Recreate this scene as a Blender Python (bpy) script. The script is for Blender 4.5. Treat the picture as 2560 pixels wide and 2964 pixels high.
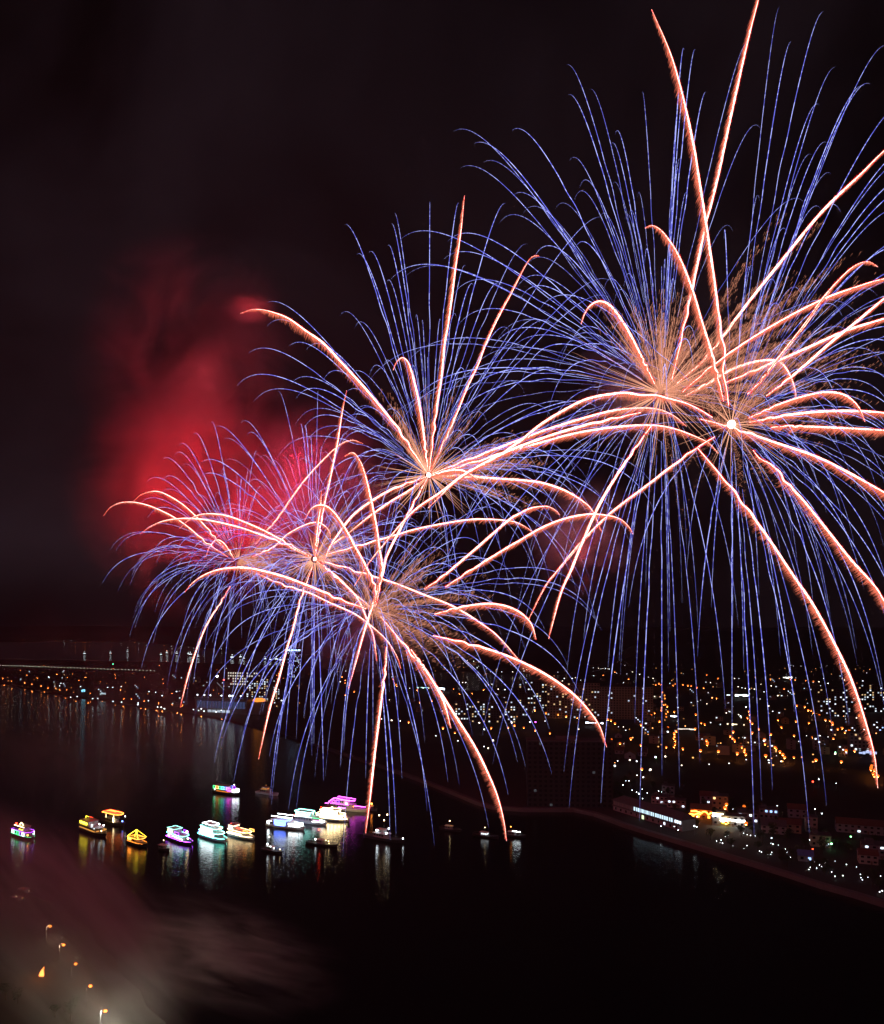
import bpy, math, random
import numpy as np
from mathutils import Vector

random.seed(7)
rng = np.random.default_rng(7)
scene = bpy.context.scene
COL = scene.collection
for o in list(bpy.data.objects):
    bpy.data.objects.remove(o)

# ------------------------------------------------------------------ camera, sky, exposure
F, HY, H = 2217.0, 1800.0, 160.0          # focal length in photo pixels, horizon row, eye height in metres
cam = bpy.data.cameras.new('camera')
cam_o = bpy.data.objects.new('camera', cam)
COL.objects.link(cam_o)
cam_o.location = (0, 0, H)
cam_o.rotation_euler = (math.radians(90), 0, 0)
cam.sensor_fit = 'HORIZONTAL'
cam.sensor_width = 36
cam.lens = 36 * F / 2560
cam.shift_y = (HY - 1482) / 2560
cam.clip_start = 1
cam.clip_end = 60000
scene.camera = cam_o

w = bpy.data.worlds.new('World')
scene.world = w
w.use_nodes = True
nt = w.node_tree
bg = nt.nodes['Background']
tc = nt.nodes.new('ShaderNodeTexCoord')
no = nt.nodes.new('ShaderNodeTexNoise')
no.inputs['Scale'].default_value = 2.3
no.inputs['Detail'].default_value = 4
no.inputs['Distortion'].default_value = .6
cr = nt.nodes.new('ShaderNodeValToRGB')
cr.color_ramp.elements[0].position = .40
cr.color_ramp.elements[0].color = (.0011, .0008, .0011, 1)
cr.color_ramp.elements[1].position = .68
cr.color_ramp.elements[1].color = (.0100, .0062, .0085, 1)
nt.links.new(tc.outputs['Generated'], no.inputs['Vector'])
nt.links.new(no.outputs['Fac'], cr.inputs['Fac'])
# smoky glow of the town on the air to the left of the bay
sx = nt.nodes.new('ShaderNodeSeparateXYZ')
nt.links.new(tc.outputs['Generated'], sx.inputs[0])
ml = nt.nodes.new('ShaderNodeMapRange'); ml.interpolation_type = 'SMOOTHSTEP'
ml.inputs['From Min'].default_value = .05
ml.inputs['From Max'].default_value = -.50
nt.links.new(sx.outputs['X'], ml.inputs['Value'])
mz = nt.nodes.new('ShaderNodeMapRange'); mz.interpolation_type = 'SMOOTHSTEP'
mz.inputs['From Min'].default_value = .27
mz.inputs['From Max'].default_value = -.02
nt.links.new(sx.outputs['Z'], mz.inputs['Value'])
mm_ = nt.nodes.new('ShaderNodeMath'); mm_.operation = 'MULTIPLY'
nt.links.new(ml.outputs['Result'], mm_.inputs[0]); nt.links.new(mz.outputs['Result'], mm_.inputs[1])
glow = nt.nodes.new('ShaderNodeMix'); glow.data_type = 'RGBA'; glow.blend_type = 'ADD'
glow.inputs[7].default_value = (.0165, .0110, .0150, 1)
mh = nt.nodes.new('ShaderNodeMapRange'); mh.interpolation_type = 'SMOOTHSTEP'
mh.inputs['From Min'].default_value = -.005
mh.inputs['From Max'].default_value = .11
nt.links.new(sx.outputs['Z'], mh.inputs['Value'])
mq = nt.nodes.new('ShaderNodeMath'); mq.operation = 'MULTIPLY'
nt.links.new(mm_.outputs[0], mq.inputs[0]); nt.links.new(mh.outputs['Result'], mq.inputs[1])
nt.links.new(mq.outputs[0], glow.inputs[0])
nt.links.new(cr.outputs['Color'], glow.inputs[6])
nt.links.new(glow.outputs[2], bg.inputs['Color'])
bg.inputs['Strength'].default_value = 1.0

vs = scene.view_settings
vs.view_transform = 'Standard'
vs.look = 'None'
vs.exposure = 0
vs.gamma = 1
cy = scene.cycles
cy.max_bounces = 8
cy.diffuse_bounces = 1
cy.glossy_bounces = 2
cy.transmission_bounces = 2
cy.transparent_max_bounces = 48
cy.volume_bounces = 0
cy.sample_clamp_indirect = 2.0
cy.use_denoising = True
cy.use_light_tree = True
cy.volume_max_steps = 96
cy.caustics_reflective = True
cy.filter_width = 1.5

# ------------------------------------------------------------------ helpers
def P(px, py, d):
    """a point seen at photo pixel (px, py), d metres away"""
    return Vector(((px - 1280) / F * d, d, H - (py - HY) / F * d))

def ground(px, py, z=0.0):
    return P(px, py, (H - z) * F / (py - HY))

def link(o, parent=None):
    COL.objects.link(o)
    if parent is not None:
        o.parent = parent
    return o

def empty(name, loc, rz=0):
    o = bpy.data.objects.new(name, None)
    o.location = loc
    o.rotation_euler = (0, 0, rz)
    o.empty_display_size = 2
    return link(o)

def tag(o, label=None, cat=None, group=None, kind=None):
    if label: o['label'] = label
    if cat: o['category'] = cat
    if group: o['group'] = group
    if kind: o['kind'] = kind
    return o

def copy_tree(o, parent=None):
    c = o.copy()
    COL.objects.link(c)
    if parent is not None:
        c.parent = parent
    for ch in list(o.children):
        copy_tree(ch, c)
    return c

class MB:
    """collects geometry for one mesh object"""
    def __init__(s):
        s.v, s.f, s.m = [], [], []
    def add(s, v, f, m=0):
        b = len(s.v)
        s.v.extend([tuple(p) for p in v])
        for q in f:
            s.f.append(tuple(b + i for i in q))
            s.m.append(m)
        return s
    def box(s, x0, x1, y0, y1, z0, z1, m=0):
        v = [(x0, y0, z0), (x1, y0, z0), (x1, y1, z0), (x0, y1, z0), (x0, y0, z1), (x1, y0, z1), (x1, y1, z1), (x0, y1, z1)]
        return s.add(v, [(0, 3, 2, 1), (4, 5, 6, 7), (0, 1, 5, 4), (1, 2, 6, 5), (2, 3, 7, 6), (3, 0, 4, 7)], m)
    def tube(s, pts, r, n=4, m=0, cap=True):
        pts = [Vector(p) for p in pts]
        rs = r if hasattr(r, '__len__') else [r] * len(pts)
        b = len(s.v)
        for i, p in enumerate(pts):
            t = (pts[min(i + 1, len(pts) - 1)] - pts[max(i - 1, 0)])
            if t.length < 1e-9: t = Vector((0, 0, 1))
            t.normalize()
            a = t.cross(Vector((0, 1, 0))) if abs(t.y) < .9 else t.cross(Vector((1, 0, 0)))
            a.normalize()
            c = t.cross(a)
            for k in range(n):
                g = 2 * math.pi * k / n
                s.v.append(tuple(p + (a * math.cos(g) + c * math.sin(g)) * rs[i]))
        for i in range(len(pts) - 1):
            mm = m[i % len(m)] if isinstance(m, (list, tuple)) else m
            for k in range(n):
                s.f.append((b + i * n + k, b + i * n + (k + 1) % n, b + (i + 1) * n + (k + 1) % n, b + (i + 1) * n + k))
                s.m.append(mm)
        if cap:
            e = b + (len(pts) - 1) * n
            mm = m[0] if isinstance(m, (list, tuple)) else m
            s.f.append(tuple(b + k for k in reversed(range(n)))); s.m.append(mm)
            s.f.append(tuple(e + k for k in range(n))); s.m.append(mm)
        return s
    def spike(s, p0, p1, r, m=0):
        """a tapering sliver"""
        p0, p1 = Vector(p0), Vector(p1)
        t = (p1 - p0).normalized()
        a = t.cross(Vector((0, 1, 0))) if abs(t.y) < .9 else t.cross(Vector((1, 0, 0)))
        a.normalize()
        c = t.cross(a)
        v = [p0 + (a * math.cos(g) + c * math.sin(g)) * r for g in (0, 2.094, 4.189)] + [p1]
        return s.add(v, [(0, 1, 3), (1, 2, 3), (2, 0, 3)], m)
    def ball(s, c, r, m=0, nu=8, nv=5, sz=1.0):
        v = [(c[0], c[1], c[2] + r * sz)]
        for j in range(1, nv):
            a = math.pi * j / nv
            for i in range(nu):
                g = 2 * math.pi * i / nu
                v.append((c[0] + r * math.sin(a) * math.cos(g), c[1] + r * math.sin(a) * math.sin(g), c[2] + r * math.cos(a) * sz))
        v.append((c[0], c[1], c[2] - r * sz))
        f = [(0, 1 + i, 1 + (i + 1) % nu) for i in range(nu)]
        for j in range(nv - 2):
            for i in range(nu):
                f.append((1 + j * nu + i, 1 + (j + 1) * nu + i, 1 + (j + 1) * nu + (i + 1) % nu, 1 + j * nu + (i + 1) % nu))
        e = len(v) - 1
        f += [(e, 1 + (nv - 2) * nu + (i + 1) % nu, 1 + (nv - 2) * nu + i) for i in range(nu)]
        return s.add(v, f, m)
    def build(s, name, mats, parent=None, smooth=False, off=None):
        me = bpy.data.meshes.new(name)
        v = s.v if off is None else [(p[0] - off[0], p[1] - off[1], p[2] - off[2]) for p in s.v]
        me.from_pydata(v, [], s.f)
        if not isinstance(mats, (list, tuple)): mats = [mats]
        for m in mats: me.materials.append(m)
        if len(mats) > 1:
            me.polygons.foreach_set('material_index', s.m)
        if smooth:
            me.polygons.foreach_set('use_smooth', [True] * len(me.polygons))
        me.update()
        return link(bpy.data.objects.new(name, me), parent)

# ------------------------------------------------------------------ materials
MATS = {}
def emit(name, col, s, sample=True):
    if name in MATS: return MATS[name]
    m = bpy.data.materials.new(name)
    m.use_nodes = True
    n = m.node_tree.nodes
    n.clear()
    e = n.new('ShaderNodeEmission')
    e.inputs['Color'].default_value = (*col, 1)
    e.inputs['Strength'].default_value = s
    o = n.new('ShaderNodeOutputMaterial')
    m.node_tree.links.new(e.outputs[0], o.inputs['Surface'])
    if not sample:
        m.cycles.emission_sampling = 'NONE'
    MATS[name] = m
    return m

def solid(name, col, rough=.8, noise=.25, scale=.6, metal=0):
    """matt surface with uneven tone"""
    if name in MATS: return MATS[name]
    m = bpy.data.materials.new(name)
    m.use_nodes = True
    n, l = m.node_tree.nodes, m.node_tree.links
    b = n['Principled BSDF']
    b.inputs['Roughness'].default_value = rough
    b.inputs['Metallic'].default_value = metal
    t = n.new('ShaderNodeTexCoord')
    x = n.new('ShaderNodeTexNoise')
    x.inputs['Scale'].default_value = scale
    x.inputs['Detail'].default_value = 3
    r = n.new('ShaderNodeValToRGB')
    r.color_ramp.elements[0].color = (*[c * (1 - noise) for c in col], 1)
    r.color_ramp.elements[1].color = (*[min(1, c * (1 + noise)) for c in col], 1)
    l.new(t.outputs['Object'], x.inputs['Vector'])
    l.new(x.outputs['Fac'], r.inputs['Fac'])
    l.new(r.outputs['Color'], b.inputs['Base Color'])
    MATS[name] = m
    return m

def facade(name, col, wx, wz, lit, colr, strength, thr):
    """wall with rows of small windows, some of them lit"""
    m = solid(name, col)
    return m

# water: dark, glossy, rippled
def water_mat():
    m = bpy.data.materials.new('sea_water')
    m.use_nodes = True
    n, l = m.node_tree.nodes, m.node_tree.links
    b = n['Principled BSDF']
    b.inputs['Base Color'].default_value = (.002, .0025, .003, 1)
    b.inputs['Roughness'].default_value = .055
    b.inputs['IOR'].default_value = 1.33
    t = n.new('ShaderNodeTexCoord')
    mp = n.new('ShaderNodeMapping')
    mp.inputs['Scale'].default_value = (.35, 1.0, 1)
    x = n.new('ShaderNodeTexNoise')
    x.inputs['Scale'].default_value = .7
    x.inputs['Detail'].default_value = 3
    x.inputs['Roughness'].default_value = .6
    bu = n.new('ShaderNodeBump')
    bu.inputs['Strength'].default_value = .19
    bu.inputs['Distance'].default_value = .9
    l.new(t.outputs['Object'], mp.inputs['Vector'])
    l.new(mp.outputs['Vector'], x.inputs['Vector'])
    l.new(x.outputs['Fac'], bu.inputs['Height'])
    l.new(bu.outputs['Normal'], b.inputs['Normal'])
    return m

ASPHALT = solid('land_ground', (.045, .043, .04), .95, .4, .02)
GRASS_M = solid('park_ground', (.011, .012, .008), .95, .4, .03)
HILL_M = solid('hill_ground', (.02, .024, .018), 1, .4, .004)
CONC = solid('concrete', (.13, .125, .12), .9, .25, .2)
CONC_D = solid('dark_concrete', (.10, .10, .10), .9, .3, .2)
WALL_A = solid('cream_plaster', (.42, .38, .32), .9, .2, .3)
WALL_B = solid('grey_plaster', (.30, .30, .31), .9, .2, .3)
WALL_C = solid('ochre_plaster', (.40, .28, .18), .9, .2, .3)
ROOF_T = solid('roof_tiles', (.16, .08, .06), .9, .3, .8)
ROOF_G = solid('roof_grey', (.12, .12, .13), .8, .3, .8)
GLASSD = solid('unlit_glass', (.015, .017, .02), .15, .1, 1)
METAL = solid('grey_metal', (.20, .20, .21), .5, .15, 2, .6)
HULLW = solid('white_hull', (.55, .56, .58), .45, .12, .5)
HULLD = solid('dark_hull', (.03, .03, .035), .5, .2, .5)
DECK = solid('wood_deck', (.22, .15, .09), .7, .3, 1)
LEAF = solid('tree_leaves', (.05, .075, .03), .8, .5, .7)
BARK = solid('tree_bark', (.08, .06, .045), .95, .3, 2)

# ------------------------------------------------------------------ water, land, hills
mb = MB()
mb.add([(-20000, 60, 0), (20000, 60, 0), (20000, 30000, 0), (-20000, 30000, 0)], [(0, 1, 2, 3)])
tag(mb.build('water', water_mat()), kind='structure')

def land(name, pxs, z, mat, skirt=3):
    pts = [ground(x, y, z) for x, y in pxs]
    n = len(pts)
    m = MB()
    m.add(pts, [tuple(range(n))])
    lo = [(p.x, p.y, z - skirt) for p in pts]
    m.add(list(pts) + lo, [(i, (i + 1) % n, n + (i + 1) % n, n + i) for i in range(n)])
    return tag(m.build(name, mat), kind='structure')

COAST = [(-900, 1920), (-300, 1955), (0, 1975), (95, 1995), (190, 2014), (285, 2023), (427, 2047), (522, 2061), (617, 2075), (665, 2085),
         (800, 2120), (900, 2150), (997, 2182), (1140, 2229), (1235, 2263), (1306, 2291), (1377, 2320), (1425, 2334), (1520, 2341), (1662, 2341),
         (1719, 2353), (1805, 2385), (1900, 2414), (1995, 2442), (2090, 2471), (2185, 2499), (2280, 2528), (2375, 2559), (2470, 2585), (2560, 2613),
         (2900, 2715)]
BACK = [(5200, 2300), (5200, 1860), (3000, 1862), (1900, 1868), (1750, 1935), (1640, 1975), (1560, 1990), (1480, 2000), (1330, 1998), (1200, 1962),
        (900, 1930), (450, 1915), (0, 1908), (-900, 1893)]
land('land', COAST + BACK, 2.0, ASPHALT)
land('far_shore', [(-1500, 1856), (400, 1858), (600, 1876), (900, 1893), (1150, 1935), (1300, 1944), (1500, 1945), (1620, 1950), (1720, 1925),
                   (1850, 1860), (4000, 1836), (4000, 1816), (-1500, 1818)], 1.6, ASPHALT)
land('near_shore', [(-900, 2480), (-100, 2560), (60, 2580), (120, 2604), (180, 2622), (215, 2660), (262, 2690), (280, 2735), (330, 2770), (352, 2822), (405, 2866), (425, 2915), (480, 2960), (500, 3030), (560, 3100), (600, 3260), (-900, 3260)], 2.0, GRASS_M)

def hills(name, x0, x1, y0, y1, hgt, seed, nx=60, ny=14):
    r = random.Random(seed)
    ph = [(r.uniform(.5, 3), r.uniform(0, 6), r.uniform(.4, 1)) for _ in range(6)]
    v, f = [], []
    for j in range(ny + 1):
        for i in range(nx + 1):
            u, q = i / nx, j / ny
            e = math.sin(math.pi * min(1, q * 1.1)) if q < .9 else math.sin(math.pi * .99) * .3
            s = sum(a * math.sin(k * u * 9 + p + q * 2) for k, p, a in ph) / 6
            z = -2 + hgt * max(0, math.sin(math.pi * q)) * (.65 + .45 * s) + r.uniform(-1, 1) * hgt * .02 * e
            v.append((x0 + (x1 - x0) * u, y0 + (y1 - y0) * q, z))
    for j in range(ny):
        for i in range(nx):
            a = j * (nx + 1) + i
            f.append((a, a + 1, a + nx + 2, a + nx + 1))
    m = MB()
    m.add(v, f)
    return tag(m.build(name, HILL_M, smooth=True), kind='structure')
hills('hills', 700, 8000, 5200, 9500, 110, 3)
hills('distant_hills', -14000, 4500, 11500, 17000, 110, 5)

# sea wall promenade along the right-hand shore
def strip(name, pxs, width, z0, z1, mat):
    pts = [ground(x, y, z1) for x, y in pxs]
    m = MB()
    L, R = [], []
    for i, p in enumerate(pts):
        t = pts[min(i + 1, len(pts) - 1)] - pts[max(0, i - 1)]
        t.z = 0
        t.normalize()
        nrm = Vector((-t.y, t.x, 0))
        L.append(p); R.append(p + nrm * width)
    n = len(pts)
    v = [*L, *R] + [(p.x, p.y, z0) for p in L] + [(p.x, p.y, z0) for p in R]
    f = []
    for i in range(n - 1):
        f += [(i, i + 1, n + i + 1, n + i), (2 * n + i, 2 * n + i + 1, i + 1, i), (n + i, n + i + 1, 3 * n + i + 1, 3 * n + i)]
    f += [(0, n, 3 * n, 2 * n), (n - 1, 2 * n - 1, 4 * n - 1, 3 * n - 1)]
    m.add(v, f)
    return m.build(name, mat)
sw = strip('sea_wall', COAST[11:], 4.5, -2, 3.0, CONC)
tag(sw, 'long pale concrete sea wall edging the right shore', 'sea wall')

# ------------------------------------------------------------------ fireworks
BLUE = emit('blue_star', (.19, .205, 1.0), 1.15, False)
BLUEW = emit('blue_white_star', (.40, .44, 1.0), 1.7, False)
CORE = emit('comet_core', (1.0, .45, .37), 4.6, False)
SALMON = emit('comet_sparks', (1.0, .21, .12), 1.05, False)
REDH = emit('comet_red_halo', (1.0, .026, .026), 1.3, False)
GOLD = emit('gold_sparks', (1.0, .38, .23), .8, False)
RAY = emit('orange_rays', (1.0, .45, .28), 1.3, False)
FLASH = emit('burst_flash', (1.0, .86, .70), 14, False)

def zm(x0, y0, k, pts):
    return [(x0 + k * u, y0 + k * v) for u, v in pts]

def catmull(pts, n):
    pts = [np.array(p, float) for p in pts]
    q = [2 * pts[0] - pts[1]] + pts + [2 * pts[-1] - pts[-2]]
    seg = [np.linalg.norm(pts[i + 1] - pts[i]) for i in range(len(pts) - 1)]
    tot = sum(seg)
    out = []
    for i in range(len(pts) - 1):
        m = max(2, int(round(n * seg[i] / tot)))
        a, b, c, d = q[i], q[i + 1], q[i + 2], q[i + 3]
        for k in range(m):
            t = k / m
            out.append(.5 * (2 * b + (c - a) * t + (2 * a - 5 * b + 4 * c - d) * t * t + (3 * b - a - 3 * c + d) * t ** 3))
    out.append(pts[-1])
    return np.array(out)

def depth_ok(py, d):
    if py > HY + 20:
        d = min(d, (H - 4) * F / (py - HY))
    return max(d, 150)

class Burst:
    def __init__(s, label, c, d, R, drop, blue_r, seed, flash=0):
        s.c, s.d, s.R, s.drop, s.br = c, d, R, drop, blue_r
        s.o = Vector(P(*c, d))
        s.rand = random.Random(seed)
        s.e = tag(empty('firework_burst', s.o), label, 'firework', 'firework bursts over the bay')
        s.n = 0
        if flash:
            m = MB()
            m.ball(P(*c, d), flash * d / F, 0, 12, 8)
            m.build('burst_flash', FLASH, s.e, off=s.o)
    def depths(s, pts, sign=None):
        """the trail leaves the picture plane so that the burst is a ball"""
        L = math.dist(pts[-1], s.c)
        z = math.sqrt(max(0, s.R ** 2 - L ** 2)) * .55 * s.d / F * (sign or s.rand.choice((-1, 1)))
        z = max(-.35 * s.d, min(.35 * s.d, z))
        out = []
        for p in pts:
            q = min(1, math.dist(p, s.c) / max(L, 1))
            out.append(depth_ok(p[1], s.d + z * q))
        return out
    def star(s, tip, faint=1.0, into=None):
        r = s.rand
        D = s.drop * r.uniform(.85, 1.2)
        k = 2.3
        dx, dy = tip[0] - s.c[0], tip[1] - s.c[1]
        D *= 1 + .5 * max(0, min(1, (dy + .15 * s.R) / (.7 * s.R)))
        L = math.hypot(dx, dy) + D * .5
        n = int(max(36, min(230, L / 5)))
        t0 = r.uniform(.05, .13)
        pts = []
        fk = r.choice((.5, .62, .75, .85, .95))
        ph, tc_ = r.uniform(0, 6), r.uniform(.12, .3)
        for i in range(n + 1):
            t = t0 + (1 - t0) * i / n
            a = (1 - math.exp(-k * t)) / (1 - math.exp(-k))
            g = (k * t - (1 - math.exp(-k * t))) / (k - (1 - math.exp(-k)))
            wob = 2.4 * math.exp(-((t - tc_) / .09) ** 2)
            pts.append((s.c[0] + dx * a + wob * math.sin(46 * t + 3 * ph) * .8,
                        s.c[1] + (dy - D) * a + D * g + wob * math.cos(61 * t + ph)))
        ds = s.depths(pts)
        rad = []
        for i in range(n + 1):
            q = i / n
            env = min(1, (1 - q) * 1.7 + .08) * min(1, .40 + q * 2.4)
            bead = r.uniform(.85, 1.12)
            rad.append(s.br * faint * fk * env * bead * ds[i] / F)
        mix, cur = [], 0                # the star flickers between blue and blue white as it burns
        for _ in range(n):
            if r.random() < .30: cur = 1 - cur if r.random() < .8 else cur
            mix.append(cur)
        m = into if into is not None else MB()
        m.tube([P(*p, d) for p, d in zip(pts, ds)], rad, 3 if into is not None else 4, mix, False)
        if into is not None: return None
        s.n += 1
        return m.build('star_trail', [BLUE, BLUEW], s.e, off=s.o)
    def stars(s, tips, faint=1.0):
        for t in tips: s.star(t, faint)
    def inner(s, n, r0, r1, up=0):
        for _ in range(n):
            a, l = s.rand.uniform(0, 2 * math.pi), s.rand.uniform(r0, r1)
            s.star((s.c[0] + l * math.cos(a), s.c[1] + l * math.sin(a) * .9 + up), .8)
    def faint_mass(s, n, r0, r1, a0=0, a1=360):
        m = MB()
        for _ in range(n):
            a, l = math.radians(s.rand.uniform(a0, a1)), s.rand.uniform(r0, r1)
            s.star((s.c[0] + l * math.cos(a), s.c[1] - l * math.sin(a) * .95 + .08 * l), .62, m)
        tag(m.build('faint_star_trails', [BLUE, BLUEW], s.e, off=s.o), kind='stuff')
    def comet(s, pts, wd, fringe=1.0, label=None):
        """pts: photo pixels from the head of the comet back to the burst"""
        pts = [tuple(p) for p in pts]
        if math.dist(pts[0], s.c) < math.dist(pts[-1], s.c): pts = pts[::-1]
        L = sum(math.dist(pts[i], pts[i + 1]) for i in range(len(pts) - 1))
        c = catmull(pts, max(24, int(L / 7)))[::-1]      # from the burst outwards
        c = [tuple(p) for p in c]
        r = s.rand
        n = len(c) - 1
        jit = []
        for i, p in enumerate(c):
            q = i / n
            wob = 2.6 * math.exp(-((q - .16) / .07) ** 2)
            jit.append((p[0] + wob * math.sin(q * 95), p[1] + wob * math.cos(q * 70)))
        c = jit
        ds = s.depths(c)
        px = [ds[i] / F for i in range(n + 1)]
        rad = []
        for i in range(n + 1):
            q = i / n
            rad.append(wd * px[i] * min(1, .35 + q * 3) * min(1, .16 + (1 - q) * 2.6) * r.uniform(.84, 1.10))
        m = MB()
        m.tube([P(*p, d) for p, d in zip(c, ds)], rad, 6, 0)
        o = m.build('comet_trail', CORE, s.e, off=s.o)
        h = MB()
        cnt = int(L * 2.6 * fringe)
        for _ in range(cnt):
            f = r.uniform(0.02, .99) * n
            i = int(f); t = f - i
            p = (c[i][0] * (1 - t) + c[i + 1][0] * t, c[i][1] * (1 - t) + c[i + 1][1] * t)
            d = ds[i] * (1 - t) + ds[i + 1] * t
            tx, ty = c[i + 1][0] - c[i][0], c[i + 1][1] - c[i][1]
            tl = math.hypot(tx, ty) or 1
            tx, ty = tx / tl, ty / tl
            q = f / n
            ln = wd * r.choice((r.uniform(1.5, 5.0), r.uniform(3.0, 10))) * min(1, .3 + (1 - q) * 4) * min(1, .45 + q * 3)
            wx, wy = -.50 - .35 * tx + r.uniform(-.12, .12), .72 - .35 * ty + r.uniform(-.12, .12)
            e = (p[0] + wx * ln, p[1] + wy * ln)
            h.spike(P(*p, d), P(*e, depth_ok(e[1], d + r.uniform(-2, 2))), .72 * d / F, 0)
        for _ in range(int(L * 1.9)):  # short red slivers all round, shaped to imitate the comet's glow
            f = r.uniform(0, .999) * n
            i = int(f); t = f - i
            p = (c[i][0] * (1 - t) + c[i + 1][0] * t, c[i][1] * (1 - t) + c[i + 1][1] * t)
            d = ds[i] * (1 - t) + ds[i + 1] * t
            a = r.uniform(0, 2 * math.pi)
            ln = wd * r.uniform(1.3, 2.8) * min(1, .3 + (1 - f / n) * 3)
            e = (p[0] + ln * math.cos(a), p[1] + ln * math.sin(a))
            h.spike(P(*p, d), P(*e, depth_ok(e[1], d)), 1.0 * d / F, 1)
        fo = h.build('spark_glow_fringe', [SALMON, REDH], o, off=s.o)
        tag(fo, kind='stuff')
        return o
    def spray(s, plumes, rays=0, ray_len=150):
        """short golden sparks in plumes round the middle, plus fine straight rays"""
        r = s.rand
        m = MB()
        for a0, a1, cnt, ln in plumes:
            for _ in range(cnt):
                a = math.radians(r.uniform(a0, a1))
                L = ln * r.uniform(.55, 1.1)
                sag = r.uniform(10, 40) * L / 300
                z = r.uniform(-.5, .5) * L * s.d / F
                for _ in range(int(L * .50)):
                    q = r.uniform(.02, 1) ** .8 * r.uniform(.6, 1.08)
                    px_ = s.c[0] + L * q * math.cos(a) + r.gauss(0, 2.5 + 4 * q)
                    py_ = s.c[1] - L * q * math.sin(a) + sag * q * q + r.gauss(0, 2.5 + 4 * q)
                    hl = r.uniform(7, 19)
                    ux, uy = -.55 * math.cos(a) - .16, .55 * math.sin(a) + .55
                    d = s.d + z * q
                    e = (px_ + ux * hl, py_ + uy * hl)
                    m.spike(P(px_, py_, depth_ok(py_, d)), P(*e, depth_ok(e[1], d)), r.choice((.26, .32, .42, .6)) * d / F, 0)
        for _ in range(rays):
            a = r.uniform(0, 2 * math.pi)
            L = ray_len * r.uniform(.5, 1.15)
            z = r.uniform(-.4, .4) * L * s.d / F
            p0 = (s.c[0] + 12 * math.cos(a), s.c[1] + 12 * math.sin(a))
            p1 = (s.c[0] + L * math.cos(a), s.c[1] + L * math.sin(a))
            m.spike(P(*p0, s.d), P(*p1, depth_ok(p1[1], s.d + z)), .95 * s.d / F, 1)
        tag(m.build('spark_spray', [GOLD, RAY], s.e, off=s.o), kind='stuff')
    def light(s, col, power, px=None, py=None, d=None):
        l = bpy.data.lights.new('burst_standin_light', 'POINT')
        l.color = col
        l.energy = power
        l.shadow_soft_size = 4
        l.specular_factor = 0
        o = bpy.data.objects.new('burst_standin_light', l)
        link(o, s.e)
        o.visible_glossy = False        # the trails themselves are what the water mirrors
        q = Vector(P(px if px is not None else s.c[0], py if py is not None else s.c[1], d or s.d))
        o.location = q - s.o
        return o

bA = Burst('huge firework burst at upper right whose tall red comet leaves the top of the picture', (1915, 1138), 330, 1150, 235, 1.04, 1)
bB = Burst('huge firework burst around the big white ball of fire near the right edge', (2118, 1228), 315, 1150, 235, 1.04, 2, 11.5)
bC = Burst('middle firework burst with round white core and one straight red comet rising above it', (1242, 1375), 380, 760, 185, .97, 3, 6.2)
bD = Burst('small firework burst with tiny white core above the lit boats, inside magenta smoke', (912, 1618), 410, 520, 130, .92, 4, 4.6)
bE = Burst('small firework burst furthest left, thin red arcs bending over in the red smoke', (690, 1625), 440, 500, 130, .8, 5)
bF = Burst('low firework burst over the far shore with red comets dropping down to the water', (1080, 1765), 345, 760, 190, .97, 6)

B_COMETS = [
 [(1887, 27), (1944, 162), (1983, 303), (2011, 436), (2021, 500), (2044, 645), (2071, 832), (2081, 911), (2091, 981), (2100, 1036), (2092, 1071), (2103, 1120), (2110, 1173)],
 [(1868, 660), (1880, 654), (1895, 654), (1923, 676), (1966, 742), (2005, 840), (2032, 930), (2059, 1016), (2079, 1094), (2095, 1161)],
 [(2542, 772), (2517, 758), (2486, 764), (2447, 793), (2384, 864), (2329, 942), (2255, 1036), (2208, 1098), (2165, 1141)],
 [(2640, 800), (2560, 864), (2486, 926), (2408, 989), (2341, 1048), (2282, 1098), (2220, 1145)],
 [(2505, 1220), (2490, 1184), (2470, 1160), (2439, 1141), (2388, 1136), (2322, 1149), (2251, 1173), (2221, 1187), (2168, 1210)],
 [(2640, 1205), (2560, 1195), (2496, 1190), (2396, 1190), (2295, 1199), (2211, 1214), (2171, 1222)],
 [(2640, 1252), (2560, 1246), (2429, 1239), (2295, 1234), (2233, 1237)],
 [(2620, 1840), (2560, 1740), (2530, 1693), (2463, 1619), (2396, 1535), (2329, 1452), (2282, 1401), (2238, 1348), (2201, 1328), (2181, 1304)],
 [(1027, 1695), (1061, 1640), (1110, 1578), (1196, 1481), (1276, 1425), (1349, 1370), (1422, 1333), (1500, 1281), (1567, 1228), (1627, 1191), (1684, 1161), (1735, 1146), (1788, 1139), (1835, 1139), (1902, 1147), (1969, 1161), (2023, 1184), (2063, 1208)],
]
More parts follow.
